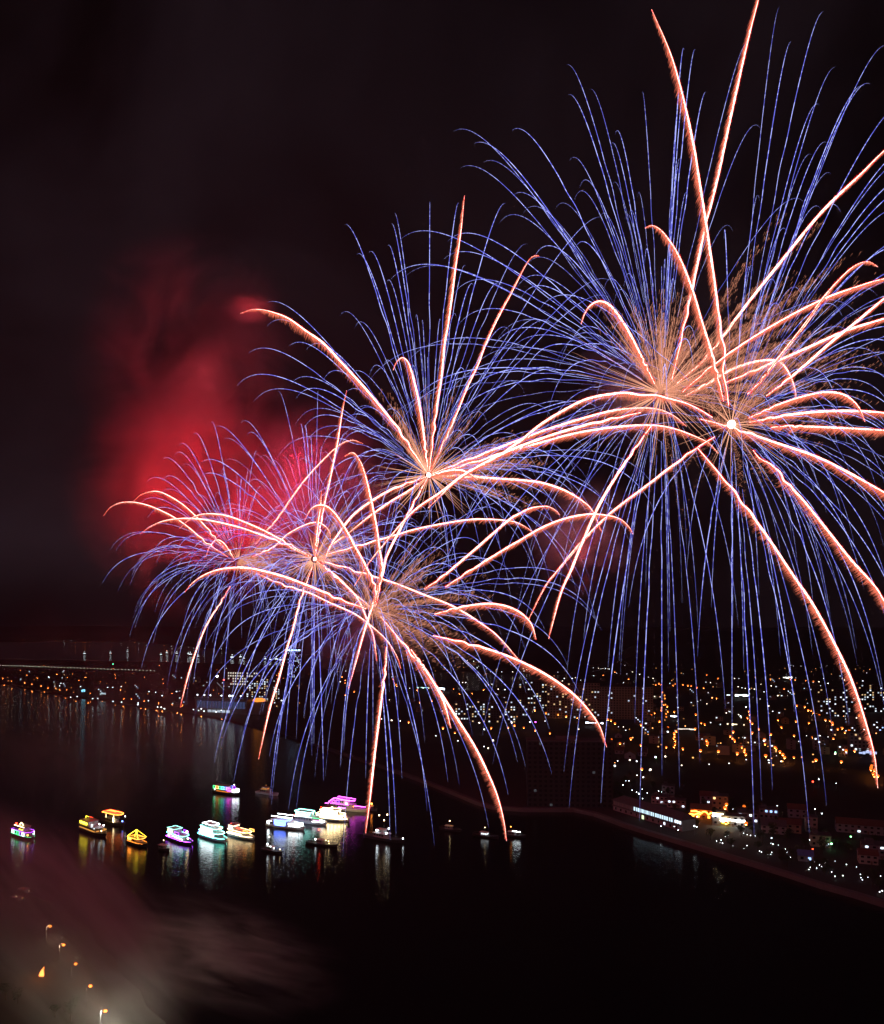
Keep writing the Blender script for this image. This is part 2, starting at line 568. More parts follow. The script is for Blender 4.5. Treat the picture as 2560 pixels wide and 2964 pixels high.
A_COMETS = [
 [(2230, -140), (2195, 0), (2166, 113), (2120, 317), (2081, 500), (2057, 598), (2044, 645), (2005, 832), (1977, 961), (1946, 1098)],
 [(1683, 938), (1693, 908), (1711, 883), (1736, 872), (1765, 883), (1797, 922), (1829, 976), (1861, 1040), (1895, 1110)],
 [(2660, 355), (2560, 437), (2497, 500), (2380, 613), (2251, 770), (2161, 883), (2091, 977), (2032, 1048), (1960, 1110)],
 [(2660, 785), (2560, 807), (2486, 829), (2372, 872), (2212, 958), (2079, 1048), (1977, 1134)],
 [(2660, 890), (2560, 922), (2447, 958), (2341, 1005), (2243, 1048), (2095, 1110)],
 [(2306, 1165), (2302, 1126), (2286, 1083), (2263, 1051), (2232, 1042), (2181, 1048), (2114, 1071), (2056, 1106), (1985, 1145)],
 [(2680, 1490), (2560, 1425), (2463, 1371), (2362, 1321), (2245, 1281), (2161, 1251), (2094, 1230), (2029, 1213)],
 [(2542, 2281), (2533, 2192), (2507, 2092), (2465, 1967), (2412, 1855), (2353, 1748), (2295, 1663), (2221, 1552), (2148, 1452), (2077, 1364), (2020, 1297)],
 [(1589, 1849), (1624, 1718), (1654, 1650), (1684, 1576), (1735, 1462), (1802, 1352), (1885, 1234)],
 [(1530, 1795), (1577, 1701), (1617, 1650), (1684, 1570), (1768, 1486), (1869, 1409), (1952, 1345), (2016, 1298), (2070, 1264)],
 [(1240, 1470), (1330, 1385), (1422, 1330), (1500, 1294), (1601, 1258), (1701, 1229), (1788, 1209), (1855, 1194)],
]
C_COMETS = [
 [(1988, 1234), (1952, 1204), (1902, 1184), (1835, 1182), (1751, 1194), (1600, 1238), (1500, 1275), (1350, 1333), (1250, 1372)],
 [(2080, 1313), (2056, 1285), (2020, 1266), (1952, 1241), (1885, 1231), (1785, 1236), (1668, 1254), (1567, 1281), (1470, 1307), (1370, 1339), (1252, 1374)],
 [(1009, 1994), (1031, 1916), (1058, 1817), (1106, 1670), (1120, 1610), (1165, 1520), (1196, 1460), (1240, 1380)],
 [(1345, 566), (1334, 672), (1319, 773), (1308, 860), (1301, 912), (1296, 946), (1287, 998), (1279, 1085), (1262, 1200), (1243, 1365)],
 [(1561, 742), (1556, 739), (1540, 744), (1519, 773), (1481, 846), (1440, 922), (1405, 998), (1384, 1054), (1353, 1120), (1312, 1220), (1246, 1365)],
 [(1139, 1071), (1148, 1049), (1165, 1035), (1182, 1049), (1196, 1090), (1210, 1146), (1221, 1210), (1228, 1262), (1240, 1368)],
 [(697, 907), (725, 897), (756, 896), (794, 905), (836, 922), (888, 959), (936, 993), (985, 1045), (1026, 1089), (1061, 1128), (1096, 1170), (1151, 1238), (1196, 1307), (1238, 1370)],
 [(1383, 1387), (1349, 1365), (1318, 1361), (1283, 1366), (1248, 1378)],
 [(1743, 1541), (1718, 1482), (1688, 1451), (1634, 1419), (1567, 1397), (1500, 1389), (1470, 1387), (1335, 1378), (1250, 1378)],
 [(933, 1643), (954, 1585), (989, 1533), (1023, 1491), (1072, 1453), (1138, 1415), (1235, 1380)],
 [(1006, 1546), (1075, 1491), (1141, 1446), (1182, 1422), (1236, 1382)],
]
D_COMETS = [
 [(931, 1422), (928, 1463), (921, 1512), (916, 1560), (913, 1612)],
 [(1004, 1130), (990, 1200), (978, 1276), (964, 1345), (954, 1394), (940, 1456), (925, 1540), (914, 1610)],
 [(519, 1531), (547, 1505), (574, 1491), (613, 1487), (661, 1494), (713, 1513), (765, 1536), (817, 1564), (897, 1610)],
 [(405, 1546), (436, 1524), (474, 1508), (522, 1501), (574, 1502), (626, 1510), (696, 1527), (748, 1545), (817, 1572), (900, 1614)],
 [(1515, 1925), (1487, 1892), (1449, 1849), (1411, 1817), (1318, 1758), (1224, 1720), (1162, 1695), (1134, 1685), (1058, 1661), (954, 1630), (916, 1620)],
 [(1086, 1768), (1058, 1744), (1023, 1716), (989, 1681), (937, 1638), (915, 1622)],
 [(1092, 1914), (1081, 1840), (1064, 1797), (1045, 1750), (1023, 1716), (985, 1680), (918, 1624)],
 [(749, 2198), (765, 2123), (784, 2041), (808, 1963), (831, 1877), (847, 1826), (854, 1799), (870, 1736), (888, 1685), (905, 1640)],
 [(1554, 1553), (1534, 1533), (1500, 1514), (1470, 1507), (1411, 1503), (1352, 1505), (1266, 1519), (1196, 1534), (1155, 1546), (1058, 1574), (947, 1605)],
 [(1020, 1562), (999, 1553), (975, 1567), (954, 1588), (933, 1635)],
]
E_COMETS = [
 [(387, 1451), (408, 1432), (436, 1423), (460, 1423), (491, 1436), (529, 1460), (564, 1491), (602, 1531), (626, 1560), (655, 1592)],
 [(300, 1493), (318, 1470), (346, 1456), (377, 1453), (412, 1458), (453, 1472), (502, 1496), (543, 1524), (599, 1571), (660, 1612)],
 [(597, 1612), (606, 1585), (626, 1563), (647, 1571), (665, 1595), (678, 1618)],
 [(1051, 1284), (1023, 1274), (995, 1281), (964, 1304), (919, 1349), (885, 1387), (848, 1436), (800, 1505), (740, 1575)],
 [(957, 1560), (954, 1539), (940, 1522), (919, 1512), (885, 1519), (834, 1546), (793, 1583), (730, 1612)],
 [(522, 2049), (538, 1982), (557, 1916), (581, 1849), (604, 1799), (639, 1744), (667, 1697)],
 [(1161, 1937), (1154, 1911), (1140, 1883), (1116, 1849), (1069, 1807), (1023, 1775), (954, 1744), (900, 1718), (850, 1702), (800, 1685), (745, 1660)],
]
F_COMETS = [
 [(997, 1321), (1020, 1310), (1037, 1325), (1054, 1363), (1072, 1436), (1089, 1519), (1099, 1591), (1106, 1650), (1090, 1750)],
 [(881, 1508), (898, 1477), (919, 1463), (944, 1465), (968, 1484), (999, 1529), (1030, 1585), (1058, 1636), (1086, 1699), (1086, 1755)],
 [(535, 1714), (557, 1688), (592, 1664), (633, 1649), (678, 1643), (723, 1645), (775, 1656), (834, 1673), (919, 1706), (989, 1737), (1060, 1762)],
 [(1059, 2412), (1071, 2315), (1081, 2220), (1092, 2125), (1104, 2030), (1116, 1935), (1119, 1873)],
 [(1467, 2434), (1458, 2372), (1439, 2301), (1411, 2234), (1373, 2158), (1325, 2082), (1273, 2001), (1230, 1940), (1187, 1887), (1140, 1830), (1102, 1785)],
 [(1306, 2108), (1292, 2054), (1278, 2016), (1240, 1950), (1190, 1880)],
 [(1757, 2163), (1738, 2106), (1710, 2063), (1662, 2011), (1591, 1959), (1510, 1916), (1425, 1883), (1330, 1857), (1254, 1840)],
 [(1553, 1852), (1539, 1807), (1510, 1776), (1472, 1757), (1425, 1748), (1377, 1751), (1330, 1759), (1259, 1778)],
 [(1621, 1491), (1611, 1479), (1590, 1467), (1567, 1466), (1534, 1472), (1500, 1489), (1470, 1508), (1370, 1595), (1283, 1668), (1230, 1705)],
 [(1833, 1546), (1822, 1526), (1795, 1502), (1751, 1491), (1701, 1489), (1634, 1502), (1567, 1529), (1500, 1568), (1470, 1585), (1370, 1647), (1290, 1699)],
]
for b, cs, wd in ((bA, A_COMETS, 3.4), (bB, B_COMETS, 3.4), (bC, C_COMETS, 2.9), (bD, D_COMETS, 2.25), (bE, E_COMETS, 1.85), (bF, F_COMETS, 2.9)):
    for i, c in enumerate(cs):
        k = wd
        if b is bE and i < 3: k = 1.35
        if b is bD and i in (2, 3): k = 1.9
        if b is bC and i in (0, 1): k = 3.2
        b.comet(c, k, 1.0 if wd > 2.5 else .65)

A_STARS = [(1314, 380), (1374, 415), (1483, 377), (1332, 487), (1399, 470), (1484, 567), (1641, 188), (1708, 259), (1645, 275), (1781, 389), (1770, 417),
 (1678, 543), (1664, 577), (1860, 266), (1981, 143), (1981, 266), (1964, 324), (2045, 266), (1965, 501), (1661, 729), (1163, 690), (1132, 808), (1179, 796),
 (1296, 699), (1284, 751), (1315, 849), (1322, 948), (1507, 865), (1544, 752), (1651, 1000), (1180, 1047), (1058, 1118), (1180, 1182), (1512, 1099), (1585, 1203),
 (1294, 1217), (1648, 2340), (1740, 2325), (1633, 2234), (1852, 2376), (1917, 2245), (1968, 2281), (2027, 2210), (2101, 2053), (1793, 1914), (1761, 1932),
 (1838, 2092), (1642, 1943), (1396, 2130), (1427, 2210), (1180, 1600), (1250, 1750), (1300, 1640), (1220, 1520), (1330, 1830), (1420, 1760), (1500, 1900),
 (1350, 1500), (1948, 778), (1956, 868), (2007, 1059), (1932, 1165), (1795, 1191), (1931, 1171), (1867, 762), (2014, 144), (1700, 1330), (1560, 1420), (1620, 1700),
 (1690, 1850), (1870, 1700), (1940, 1830), (1750, 1560), (1240, 1330), (1150, 1240), (1420, 1020), (2168, 116), (2203, 373)]
B_STARS = [(2257, 20), (2385, 33), (2291, 120), (2419, 195), (2373, 304), (2520, 243), (2502, 248), (2393, 412), (2351, 449), (2407, 503),
 (2570, 130), (2620, 300), (2640, 430), (2650, 470), (2154, 1940), (2122, 1813), (2184, 2420), (2205, 2316), (2237, 2287), (2344, 2412), (2394, 2334),
 (2459, 2097), (2412, 2127), (2353, 1896), (2406, 1819), (2480, 1878), (2565, 2068), (2557, 2000), (2580, 1849), (2590, 1778), (2600, 1150), (2640, 1180), (2600, 1222),
 (2640, 1290), (2600, 1310), (2640, 1360), (2660, 1420), (2620, 1480), (2660, 1560), (2620, 1620), (2660, 1680), (2700, 1780), (2640, 1900), (2429, 1304), (2253, 1318),
 (2335, 1411), (2439, 1499), (2476, 1589), (2154, 1388), (2076, 1502), (2198, 1723), (2356, 1760), (2380, 610), (2434, 613), (2280, 676), (2173, 789), (2097, 692),
 (2251, 848), (2265, 915), (2439, 915), (2474, 989), (2308, 1055), (2427, 1180), (2560, 1055), (2067, 1165), (2185, 1184), (2650, 520), (2670, 560), (2640, 620),
 (2670, 700), (2650, 740), (2680, 790), (2640, 840), (2680, 900), (2660, 960), (2680, 1010), (2640, 1060), (2260, 1900), (2300, 2060), (2060, 1760), (1990, 1640),
 (2120, 2150), (2020, 1900), (2310, 1640), (2500, 1700), (2540, 1420), (1560, 900), (1620, 1060), (1480, 1010), (1700, 1380), (1580, 1480), (1820, 1760)]
C_STARS = [(999, 649), (1142, 614), (1134, 647), (1123, 711), (1033, 737), (1068, 732), (1120, 818), (1245, 586), (1276, 931), (772, 877), (772, 945), (838, 1002),
 (720, 1023), (888, 1012), (936, 1101), (687, 1116), (735, 1163), (857, 1154), (985, 914), (1026, 952), (1528, 707), (1455, 832), (1372, 827), (1565, 933), (1478, 964),
 (1608, 946), (1350, 1099), (1398, 1099), (1630, 1092), (1765, 861), (1765, 811), (1745, 628), (1322, 922), (1348, 770), (1464, 589), (1329, 588), (1745, 1194),
 (1835, 1281), (1899, 1415), (1932, 1298), (1657, 1415), (1892, 1472), (1672, 1718), (1716, 1700), (1731, 1813), (1170, 1640), (1250, 1600), (1300, 1640), (1330, 1760),
 (1400, 1680), (1450, 1600), (1480, 1480), (1555, 1660), (1000, 1400), (930, 1300), (880, 1240), (1010, 1500), (1090, 1560), (800, 1330), (1820, 1560), (1620, 1560), (1540, 1330)]
D_STARS = [(805, 1134), (921, 1132), (626, 1235), (697, 1226), (647, 1273), (581, 1342), (578, 1382), (715, 1260), (870, 1230), (882, 1240), (1005, 1260), (1050, 1330), (1120, 1390),
 (1180, 1480), (1230, 1560), (1200, 1640), (1150, 1740), (800, 2217), (786, 2330), (782, 2310), (823, 2061), (827, 2139), (858, 2139), (898, 2158), (909, 2155), (903, 2186),
 (937, 2260), (749, 1760), (714, 1869), (811, 1982), (663, 2049), (702, 2025), (620, 2209), (677, 2264), (980, 2000), (1020, 1890), (950, 1880), (640, 1880), (560, 1700),
 (600, 1600), (720, 1400), (780, 1350), (960, 1400), (1020, 1450), (690, 1760), (1090, 1650)]
E_STARS = [(505, 1321), (519, 1290), (611, 1226), (524, 1356), (564, 1449), (425, 1397), (427, 1501), (320, 1591), (335, 1595), (441, 1605), (296, 1690), (341, 1713), (377, 1692),
 (400, 1768), (391, 1818), (375, 1842), (409, 1935), (442, 1869), (483, 1994), (506, 1959), (522, 1861), (538, 2041), (643, 2088), (592, 1900), (600, 2057), (560, 1980), (620, 1800),
 (700, 1850), (760, 1780), (800, 1700), (860, 1620), (840, 1500), (760, 1420), (700, 1400), (640, 1380), (900, 1560), (940, 1640), (470, 1330), (560, 1260), (745, 1310)]
F_STARS = [(993, 2479), (986, 2215), (1059, 2253), (1130, 2434), (1147, 2415), (1164, 2253), (1237, 2348), (1258, 2448), (1230, 2149), (1297, 2263), (1330, 2272), (1415, 2396),
 (1368, 2130), (1472, 2301), (1499, 2206), (1522, 2220), (1598, 2239), (1591, 2111), (1525, 2011), (1677, 2006), (1643, 1925), (1577, 1821), (1520, 1878), (1743, 1826),
 (1729, 1797), (1503, 1702), (1691, 1721), (835, 2346), (858, 2342), (986, 2221), (995, 2174), (700, 2140), (780, 2190), (880, 2080), (760, 2060), (640, 2160), (560, 2080),
 (600, 1960), (700, 1900), (860, 1900), (940, 2050), (1400, 1600), (1330, 1520), (1240, 1500), (1150, 1480), (1450, 1680), (1350, 1720), (1280, 1580), (1080, 2150), (1200, 2030),
 (1310, 1960), (1420, 2000), (820, 1800), (900, 1760), (1000, 1600)]
bA.stars(A_STARS); bB.stars(B_STARS); bC.stars(C_STARS); bD.stars(D_STARS); bE.stars(E_STARS, .85); bF.stars(F_STARS)
bA.inner(8, 150, 500); bC.inner(36, 90, 520); bD.inner(40, 60, 400); bE.inner(32, 60, 330, -30); bF.inner(34, 80, 520)
bA.faint_mass(46, 300, 880, 20, 340); bB.faint_mass(30, 250, 800, -80, 100); bC.faint_mass(34, 150, 560); bD.faint_mass(44, 120, 430); bE.faint_mass(34, 120, 340); bF.faint_mass(36, 140, 560)
bA.spray([(60, 132, 34, 310), (5, 60, 34, 660), (-12, 8, 10, 620), (150, 200, 5, 150), (-100, -70, 3, 420)], 60, 300)
bB.spray([(-150, -20, 12, 260), (0, 60, 8, 300), (120, 170, 6, 160)], 30, 200)
bC.spray([(-15, 42, 20, 330), (55, 75, 5, 280), (85, 118, 5, 300)], 80, 170)
bD.spray([(0, 85, 16, 210), (-70, 0, 6, 130)], 60, 130)
bE.spray([(-25, 75, 18, 190), (-60, -25, 6, 110)], 10, 80)
bF.spray([(-50, 62, 34, 320), (95, 160, 8, 170), (-80, -50, 6, 200)], 12, 120)

# added point lamps standing in for the trails' glow, several set to redden smoke
bA.light((1, .30, .22), 8e3)
bB.light((1, .42, .32), 8e3)
bC.light((1, .16, .18), 1.5e4)
bD.light((1, .04, .17), 1.5e5)
bD.light((1, .035, .11), 1.7e5, 850, 1330, 440)
bE.light((1, .022, .05), 1.9e5, 640, 1540, 480)
bE.light((1, .018, .022), 9e4, 440, 1430, 468)
bE.light((1, .020, .03), 1.3e5, 570, 1300, 470)
bE.light((1, .06, .09), 3.0e4, 600, 1080, 490)
bF.light((1, .16, .18), 1.0e4)
bA.light((1, .04, .06), 2.2e4, 1690, 1600, 345)
bA.light((1, .05, .06), 1.0e4, 1830, 1110, 335)

# ------------------------------------------------------------------ smoke
def smoke_mat(name, dens, scale, lo, hi, col=(.8, .78, .78), aniso=0.0, edge=1.0, detail=5, stretch=(1, 1, 1), seed=0.0):
    m = bpy.data.materials.new(name)
    m.use_nodes = True
    n, l = m.node_tree.nodes, m.node_tree.links
    n.clear()
    out = n.new('ShaderNodeOutputMaterial')
    pv = n.new('ShaderNodeVolumePrincipled')
    pv.inputs['Color'].default_value = (*col, 1)
    pv.inputs['Anisotropy'].default_value = aniso
    t = n.new('ShaderNodeTexCoord')
    mp = n.new('ShaderNodeMapping')
    mp.inputs['Location'].default_value = (seed, seed * .7, seed * .3)
    mp.inputs['Scale'].default_value = stretch
    x = n.new('ShaderNodeTexNoise')
    x.inputs['Scale'].default_value = scale
    x.inputs['Detail'].default_value = detail
    x.inputs['Roughness'].default_value = .55
    x.inputs['Distortion'].default_value = .9
    l.new(t.outputs['Object'], mp.inputs['Vector'])
    l.new(mp.outputs['Vector'], x.inputs['Vector'])
    ln = n.new('ShaderNodeVectorMath'); ln.operation = 'LENGTH'
    l.new(t.outputs['Object'], ln.inputs[0])
    fo = n.new('ShaderNodeMapRange'); fo.interpolation_type = 'SMOOTHSTEP'
    fo.inputs['From Min'].default_value = 1.0
    fo.inputs['From Max'].default_value = 1.0 - edge
    l.new(ln.outputs['Value'], fo.inputs['Value'])
    nr = n.new('ShaderNodeMapRange'); nr.interpolation_type = 'SMOOTHSTEP'
    nr.inputs['From Min'].default_value = lo
    nr.inputs['From Max'].default_value = hi
    l.new(x.outputs['Fac'], nr.inputs['Value'])
    mu = n.new('ShaderNodeMath'); mu.operation = 'MULTIPLY'
    l.new(fo.outputs['Result'], mu.inputs[0]); l.new(nr.outputs['Result'], mu.inputs[1])
    md = n.new('ShaderNodeMath'); md.operation = 'MULTIPLY'
    md.inputs[1].default_value = dens
    l.new(mu.outputs[0], md.inputs[0])
    l.new(md.outputs[0], pv.inputs['Density'])
    l.new(pv.outputs[0], out.inputs['Volume'])
    m.cycles.volume_sampling = 'MULTIPLE_IMPORTANCE'
    return m

def smoke(label, px, py, d, rx, ry, rd, mat, roll=0):
    m = MB()
    m.ball((0, 0, 0), 1.0, 0, 20, 12)
    o = m.build('smoke_cloud', mat)
    o.location = P(px, py, d)
    o.scale = (rx * d / F, rd, ry * d / F)
    o.rotation_euler = (0, roll, 0)
    return tag(o, label, 'smoke', None, 'stuff')

smoke('large billow of red lit smoke left of the small bursts', 560, 1440, 545, 370, 390, 80, smoke_mat('red_smoke', .06, 1.7, .41, .60, seed=3.1))
smoke('tall fading column of dark smoke rising above the red billow', 560, 1060, 560, 350, 400, 85, smoke_mat('column_smoke', .040, 1.7, .43, .62, seed=8.2))
smoke('small bright red puff at the head of a long red comet', 720, 893, 392, 90, 50, 11, smoke_mat('puff_smoke', .08, 1.5, .3, .6, seed=1.4))
smoke('magenta smoke behind the small burst with white core', 920, 1450, 490, 310, 310, 50, smoke_mat('magenta_smoke', .036, 2.0, .36, .62, seed=5.5))
smoke('faint dark red smoke between the middle and the big bursts', 1690, 1560, 370, 190, 200, 32, smoke_mat('faint_smoke', .045, 1.8, .38, .70, seed=2.7))
smoke('small red smoke beside the heart of the biggest burst', 1850, 1130, 362, 260, 190, 26, smoke_mat('heart_smoke', .035, 1.6, .36, .70, seed=7.7))
smoke('dull red smoke round the low burst', 1040, 1840, 400, 240, 190, 32, smoke_mat('low_smoke', .016, 1.8, .38, .70, seed=9.9))
smoke('low purple smoke lying over the left bay', 330, 2050, 640, 560, 400, 130, smoke_mat('bay_smoke', .0085, 2.0, .44, .60, seed=6.3, stretch=(1.6, 1, .7)))
smoke('grey smoke drifting over the lit shore road in the bottom corner', 190, 2690, 280, 520, 250, 38, smoke_mat('shore_smoke', .085, 2.3, .36, .62, col=(.8, .8, .78), seed=4.4, stretch=(.55, 1, 1.8)), math.radians(46))
smoke('thin grey wisps of smoke over the dark water at the bottom', 640, 2760, 300, 420, 150, 36, smoke_mat('wisp_smoke', .045, 2.2, .44, .66, seed=2.2, stretch=(.7, 1, 2.0)), math.radians(14))
bC.light((1, .02, .02), 1.2e4, 735, 880)  # lamp added to redden the puff at the comet's head

# ------------------------------------------------------------------ boats
LED = {'white': ((.85, .95, 1), 9), 'warm': ((1, .72, .36), 8), 'cyan': ((.15, 1, .80), 8), 'teal': ((.30, 1, .85), 8), 'blue': ((.12, .22, 1), 8),
       'purple': ((.42, .06, 1), 7), 'magenta': ((1, .08, .95), 8), 'red': ((1, .05, .02), 7), 'orange': ((1, .26, .03), 8), 'yellow': ((1, .75, .04), 8),
       'green': ((.06, 1, .30), 6), 'pink': ((1, .25, .6), 7), 'amber': ((1, .42, .08), 7)}
def led(c, k=1.0):
    col, s = LED[c]
    return emit('led_%s_%d' % (c, round(k * 100)), col, s * k * 1.7)

def ring(x0, x1, wd, z, nose=0.0):
    """outline of a deck, rounded or pointed at the bow"""
    p = [(x0, -wd, z), (x1 - nose, -wd, z)]
    if nose: p += [(x1 - nose * .35, -wd * .62, z), (x1, 0, z), (x1 - nose * .35, wd * .62, z)]
    else: p += []
    p += [(x1 - nose, wd, z), (x0, wd, z), (x0, -wd, z)]
    return p

def hull_mesh(L, W, zt, sheer):
    m = MB()
    n = 14
    rows = []
    for i in range(n + 1):
        u = i / n
        x = -L / 2 + L * u
        b = W / 2 * (1 if u < .55 else max(.02, 1 - ((u - .55) / .45) ** 2.1)) * (.86 + .14 * min(1, u * 6))
        top = zt + sheer * max(0, (u - .5) * 2) ** 2
        xk = x - (L * .07 * max(0, (u - .6) / .4))
        rows.append([(x, -b, top), (x - (x - xk) * .6, -b * .80, .35), (xk, -b * .4, -.8), (xk, b * .4, -.8), (x - (x - xk) * .6, b * .80, .35), (x, b, top)])
    v = [p for r_ in rows for p in r_]
    f = []
    for i in range(n):
        for k in range(5):
            a = i * 6 + k
            f.append((a, a + 6, a + 7, a + 1))
        f.append((i * 6 + 5, i * 6 + 11, i * 6 + 6, i * 6))
    f.append((0, 1, 2, 3, 4, 5))
    f.append(tuple(n * 6 + k for k in (5, 4, 3, 2, 1, 0)))
    m.add(v, f)
    return m

def cabin_mesh(x0, x1, wd, z0, z1, nose=0.0, rake=.6):
    m = MB()
    p = ring(x0, x1, wd, z0, nose)[:-1]
    q = [(a - (rake if a > x1 - nose - .01 else -rake * .3), b * .95, z1) for a, b, _ in p]
    n = len(p)
    m.add(p + q, [(i, (i + 1) % n, n + (i + 1) % n, n + i) for i in range(n)] + [tuple(range(n, 2 * n)), tuple(reversed(range(n)))])
    return m

def string(parent, pts, col, k=1.0, r=.14, name='light_string'):
    m = MB()
    m.tube(pts, r, 4)
    return m.build(name, led(col, k), parent)

def boat(label, px, wy, head, L, W, hullmat, decks, lights, cat='boat', group='lit boats at anchor in the bay', name='tour_boat', zt=1.9, roof=True, mast=0):
    """decks: (x0, x1, half width, z0, z1, nose); lights: what shines on it"""
    p = ground(px, wy, 0)
    e = tag(empty(name, (p.x, p.y, 0), math.radians(head)), label, cat, group)
    e.scale = (1.12, 1.12, 1.12)
    hull_mesh(L, W, zt, .8).build('hull', hullmat, e)
    names = ['cabin', 'upper_cabin', 'wheelhouse']
    for i, (x0, x1, wd, z0, z1, nose) in enumerate(decks):
        c = cabin_mesh(x0, x1, wd, z0, z1, nose).build(names[min(i, 2)], HULLW if i else WALL_B, e)
        g = MB()
        nw = max(2, int((x1 - nose - x0) / 2.2))
        for s in (-1, 1):
            for k in range(nw):
                a = x0 + .5 + (x1 - nose - x0 - .8) * k / nw
                b = a + (x1 - nose - x0 - .8) / nw * .68
                g.box(a, b, s * (wd * .985) - .06, s * (wd * .985) + .06, z0 + (z1 - z0) * .32, z0 + (z1 - z0) * .78)
        g.build('window_row', GLASSD, c)
        if roof:
            r = MB()
            pr = ring(x0 - .5, x1 + .4, wd + .35, z1 + .02, nose)[:-1]
            n = len(pr)
            r.add(pr + [(a, b, z1 + .22) for a, b, _ in pr], [(i_, (i_ + 1) % n, n + (i_ + 1) % n, n + i_) for i_ in range(n)] + [tuple(range(n, 2 * n)), tuple(reversed(range(n)))])
            r.build('roof', HULLW, c)
    rl = MB()
    pts = ring(-L / 2 + .4, L / 2 - 1, W / 2 * .92, zt + .95, L * .40)
    rl.tube(pts, .05, 4)
    for a, b, c in pts[:-1]: rl.tube([(a, b, zt - .1), (a, b, zt + .95)], .05, 4)
    rl.build('railing', METAL, e)
    if mast:
        mm = MB()
        mm.tube([(-1, 0, zt), (-1, 0, mast)], [.16, .07], 6)
        mm.tube([(-1, -1.3, mast * .82), (-1, 1.3, mast * .82)], .06, 4)
        mm.build('mast', METAL, e)
    for li in lights:
        k = li[0]
        if k == 'ring':                 # ring, deck outline at a height
            _, x0, x1, wd, z, nose, col, s = li
            string(e, ring(x0, x1, wd, z, nose), col, s, .15)
        elif k == 'line':
            _, pts, col, s = li
            string(e, pts, col, s, .16)
        elif k == 'glow':               # rows of bright windows along both sides
            _, x0, x1, wd, z0, z1, col, s, n = li
            m = MB()
            for sd in (-1, 1):
                for q in range(n):
                    a = x0 + (x1 - x0) * q / n
                    b = a + (x1 - x0) / n * .78
                    m.box(a, b, sd * wd - .09, sd * wd + .09, z0, z1)
            m.box(x1 - .1, x1 + .1, -wd * .8, wd * .8, z0, z1)
            m.build('lit_window_row', led(col, s), e)
        elif k == 'frames':             # outlined windows in several colours
            _, x0, x1, wd, z0, z1, cols, s = li
            n = len(cols)
            for q, col in enumerate(cols):
                a = x0 + (x1 - x0) * q / n + .3
                b = x0 + (x1 - x0) * (q + 1) / n - .3
                for sd in (-1, 1):
                    m = MB()
                    y = sd * wd
                    m.tube([(a, y, z0), (b, y, z0), (b, y, z1), (a, y, z1), (a, y, z0)], .15, 4)
                    m.build('lit_window_frame', led(col, s), e)
        elif k == 'lamp':
            _, x, y, z, col, s, r = li
            m = MB()
            m.ball((x, y, z), r, 0, 8, 5)
            m.build('lamp', led(col, s), e)
    return e

# 1 party boat outlined in purple and green
boat('leftmost boat in the bay, its windows outlined in purple and green neon', 72, 2424, -36, 25, 7, HULLD,
     [(-11, 8, 3.1, 1.9, 4.6, 4), (-9, 4, 2.8, 4.85, 7.2, 2)],
     [('frames', -11, 6, 3.3, 2.2, 4.3, ['white', 'green', 'green', 'purple', 'white'], .45), ('ring', -11.5, 9, 3.4, 4.8, 4, 'purple', .6), ('ring', -12, 12, 3.4, 2.0, 9, 'green', .35),
      ('line', [(-9, -2.6, 7.6), (-5, -2.6, 7.6), (4, -2.4, 7.5)], 'warm', 1.0), ('line', [(-2, -3, 5.9), (3, -3, 5.9)], 'yellow', .8), ('lamp', -9.5, -1, 8, 'red', 1.5, .55),
      ('lamp', 9, -2.5, 3.4, 'orange', 1.4, .5), ('line', [(-7, 0, 7.6), (-4.5, 0, 9.2), (-2, 0, 7.6)], 'warm', .9)])
# 2 big dark boat with a yellow lit roof
boat('long dark boat with a yellow lit stern roof and rows of dim windows', 275, 2412, -40, 33, 8.5, HULLD,
     [(-15, 9, 3.9, 1.9, 4.8, 5), (-14, -2, 3.5, 5.1, 7.6, 0)],
     [('glow', -14, 8, 4.0, 2.6, 3.3, 'amber', .07, 16), ('glow', -14, -3, 3.7, 5.6, 7.0, 'yellow', .55, 4), ('line', [(-13, 0, 8.2), (-13, 0, 9.6), (-9, 0, 9.6)], 'yellow', .4),
      ('line', [(-8, 0, 10), (-3, 0, 10)], 'red', .4), ('lamp', 1, -2.5, 6, 'white', .8, .45), ('lamp', 4, 1, 6.6, 'white', .9, .45), ('lamp', 8, 2, 6.3, 'white', .8, .45),
      ('lamp', 5, -2.8, 4.6, 'white', .7, .4), ('lamp', 11, -1, 3.6, 'warm', .7, .4)])
# 3 orange-red boat
boat('boat with a curved orange and red lit canopy over a glowing white stern', 333, 2386, -34, 24, 7, HULLD,
     [(-8, 4, 2.6, 1.9, 4.4, 3), (-10, 7, 3.0, 7.0, 7.7, 2)],
     [('ring', -10.5, 8, 3.3, 7.9, 3, 'orange', 1.1), ('ring', -10, 7, 2.8, 8.5, 3, 'red', .8), ('line', [(-7, -1, 9.0), (3, -1, 9.0)], 'amber', .35), ('line', [(-6, -3, 4.6), (-6, -3, 7.0)], 'warm', .5),
      ('line', [(3, -3, 2.3), (3, -3, 7.0)], 'warm', .9), ('line', [(2.3, -3, 2.3), (2.3, -3, 5.5)], 'warm', 1.0), ('lamp', 11, -1.5, 4.0, 'blue', .8, .5), ('lamp', 10.5, 1, 6.8, 'white', .6, .4)])
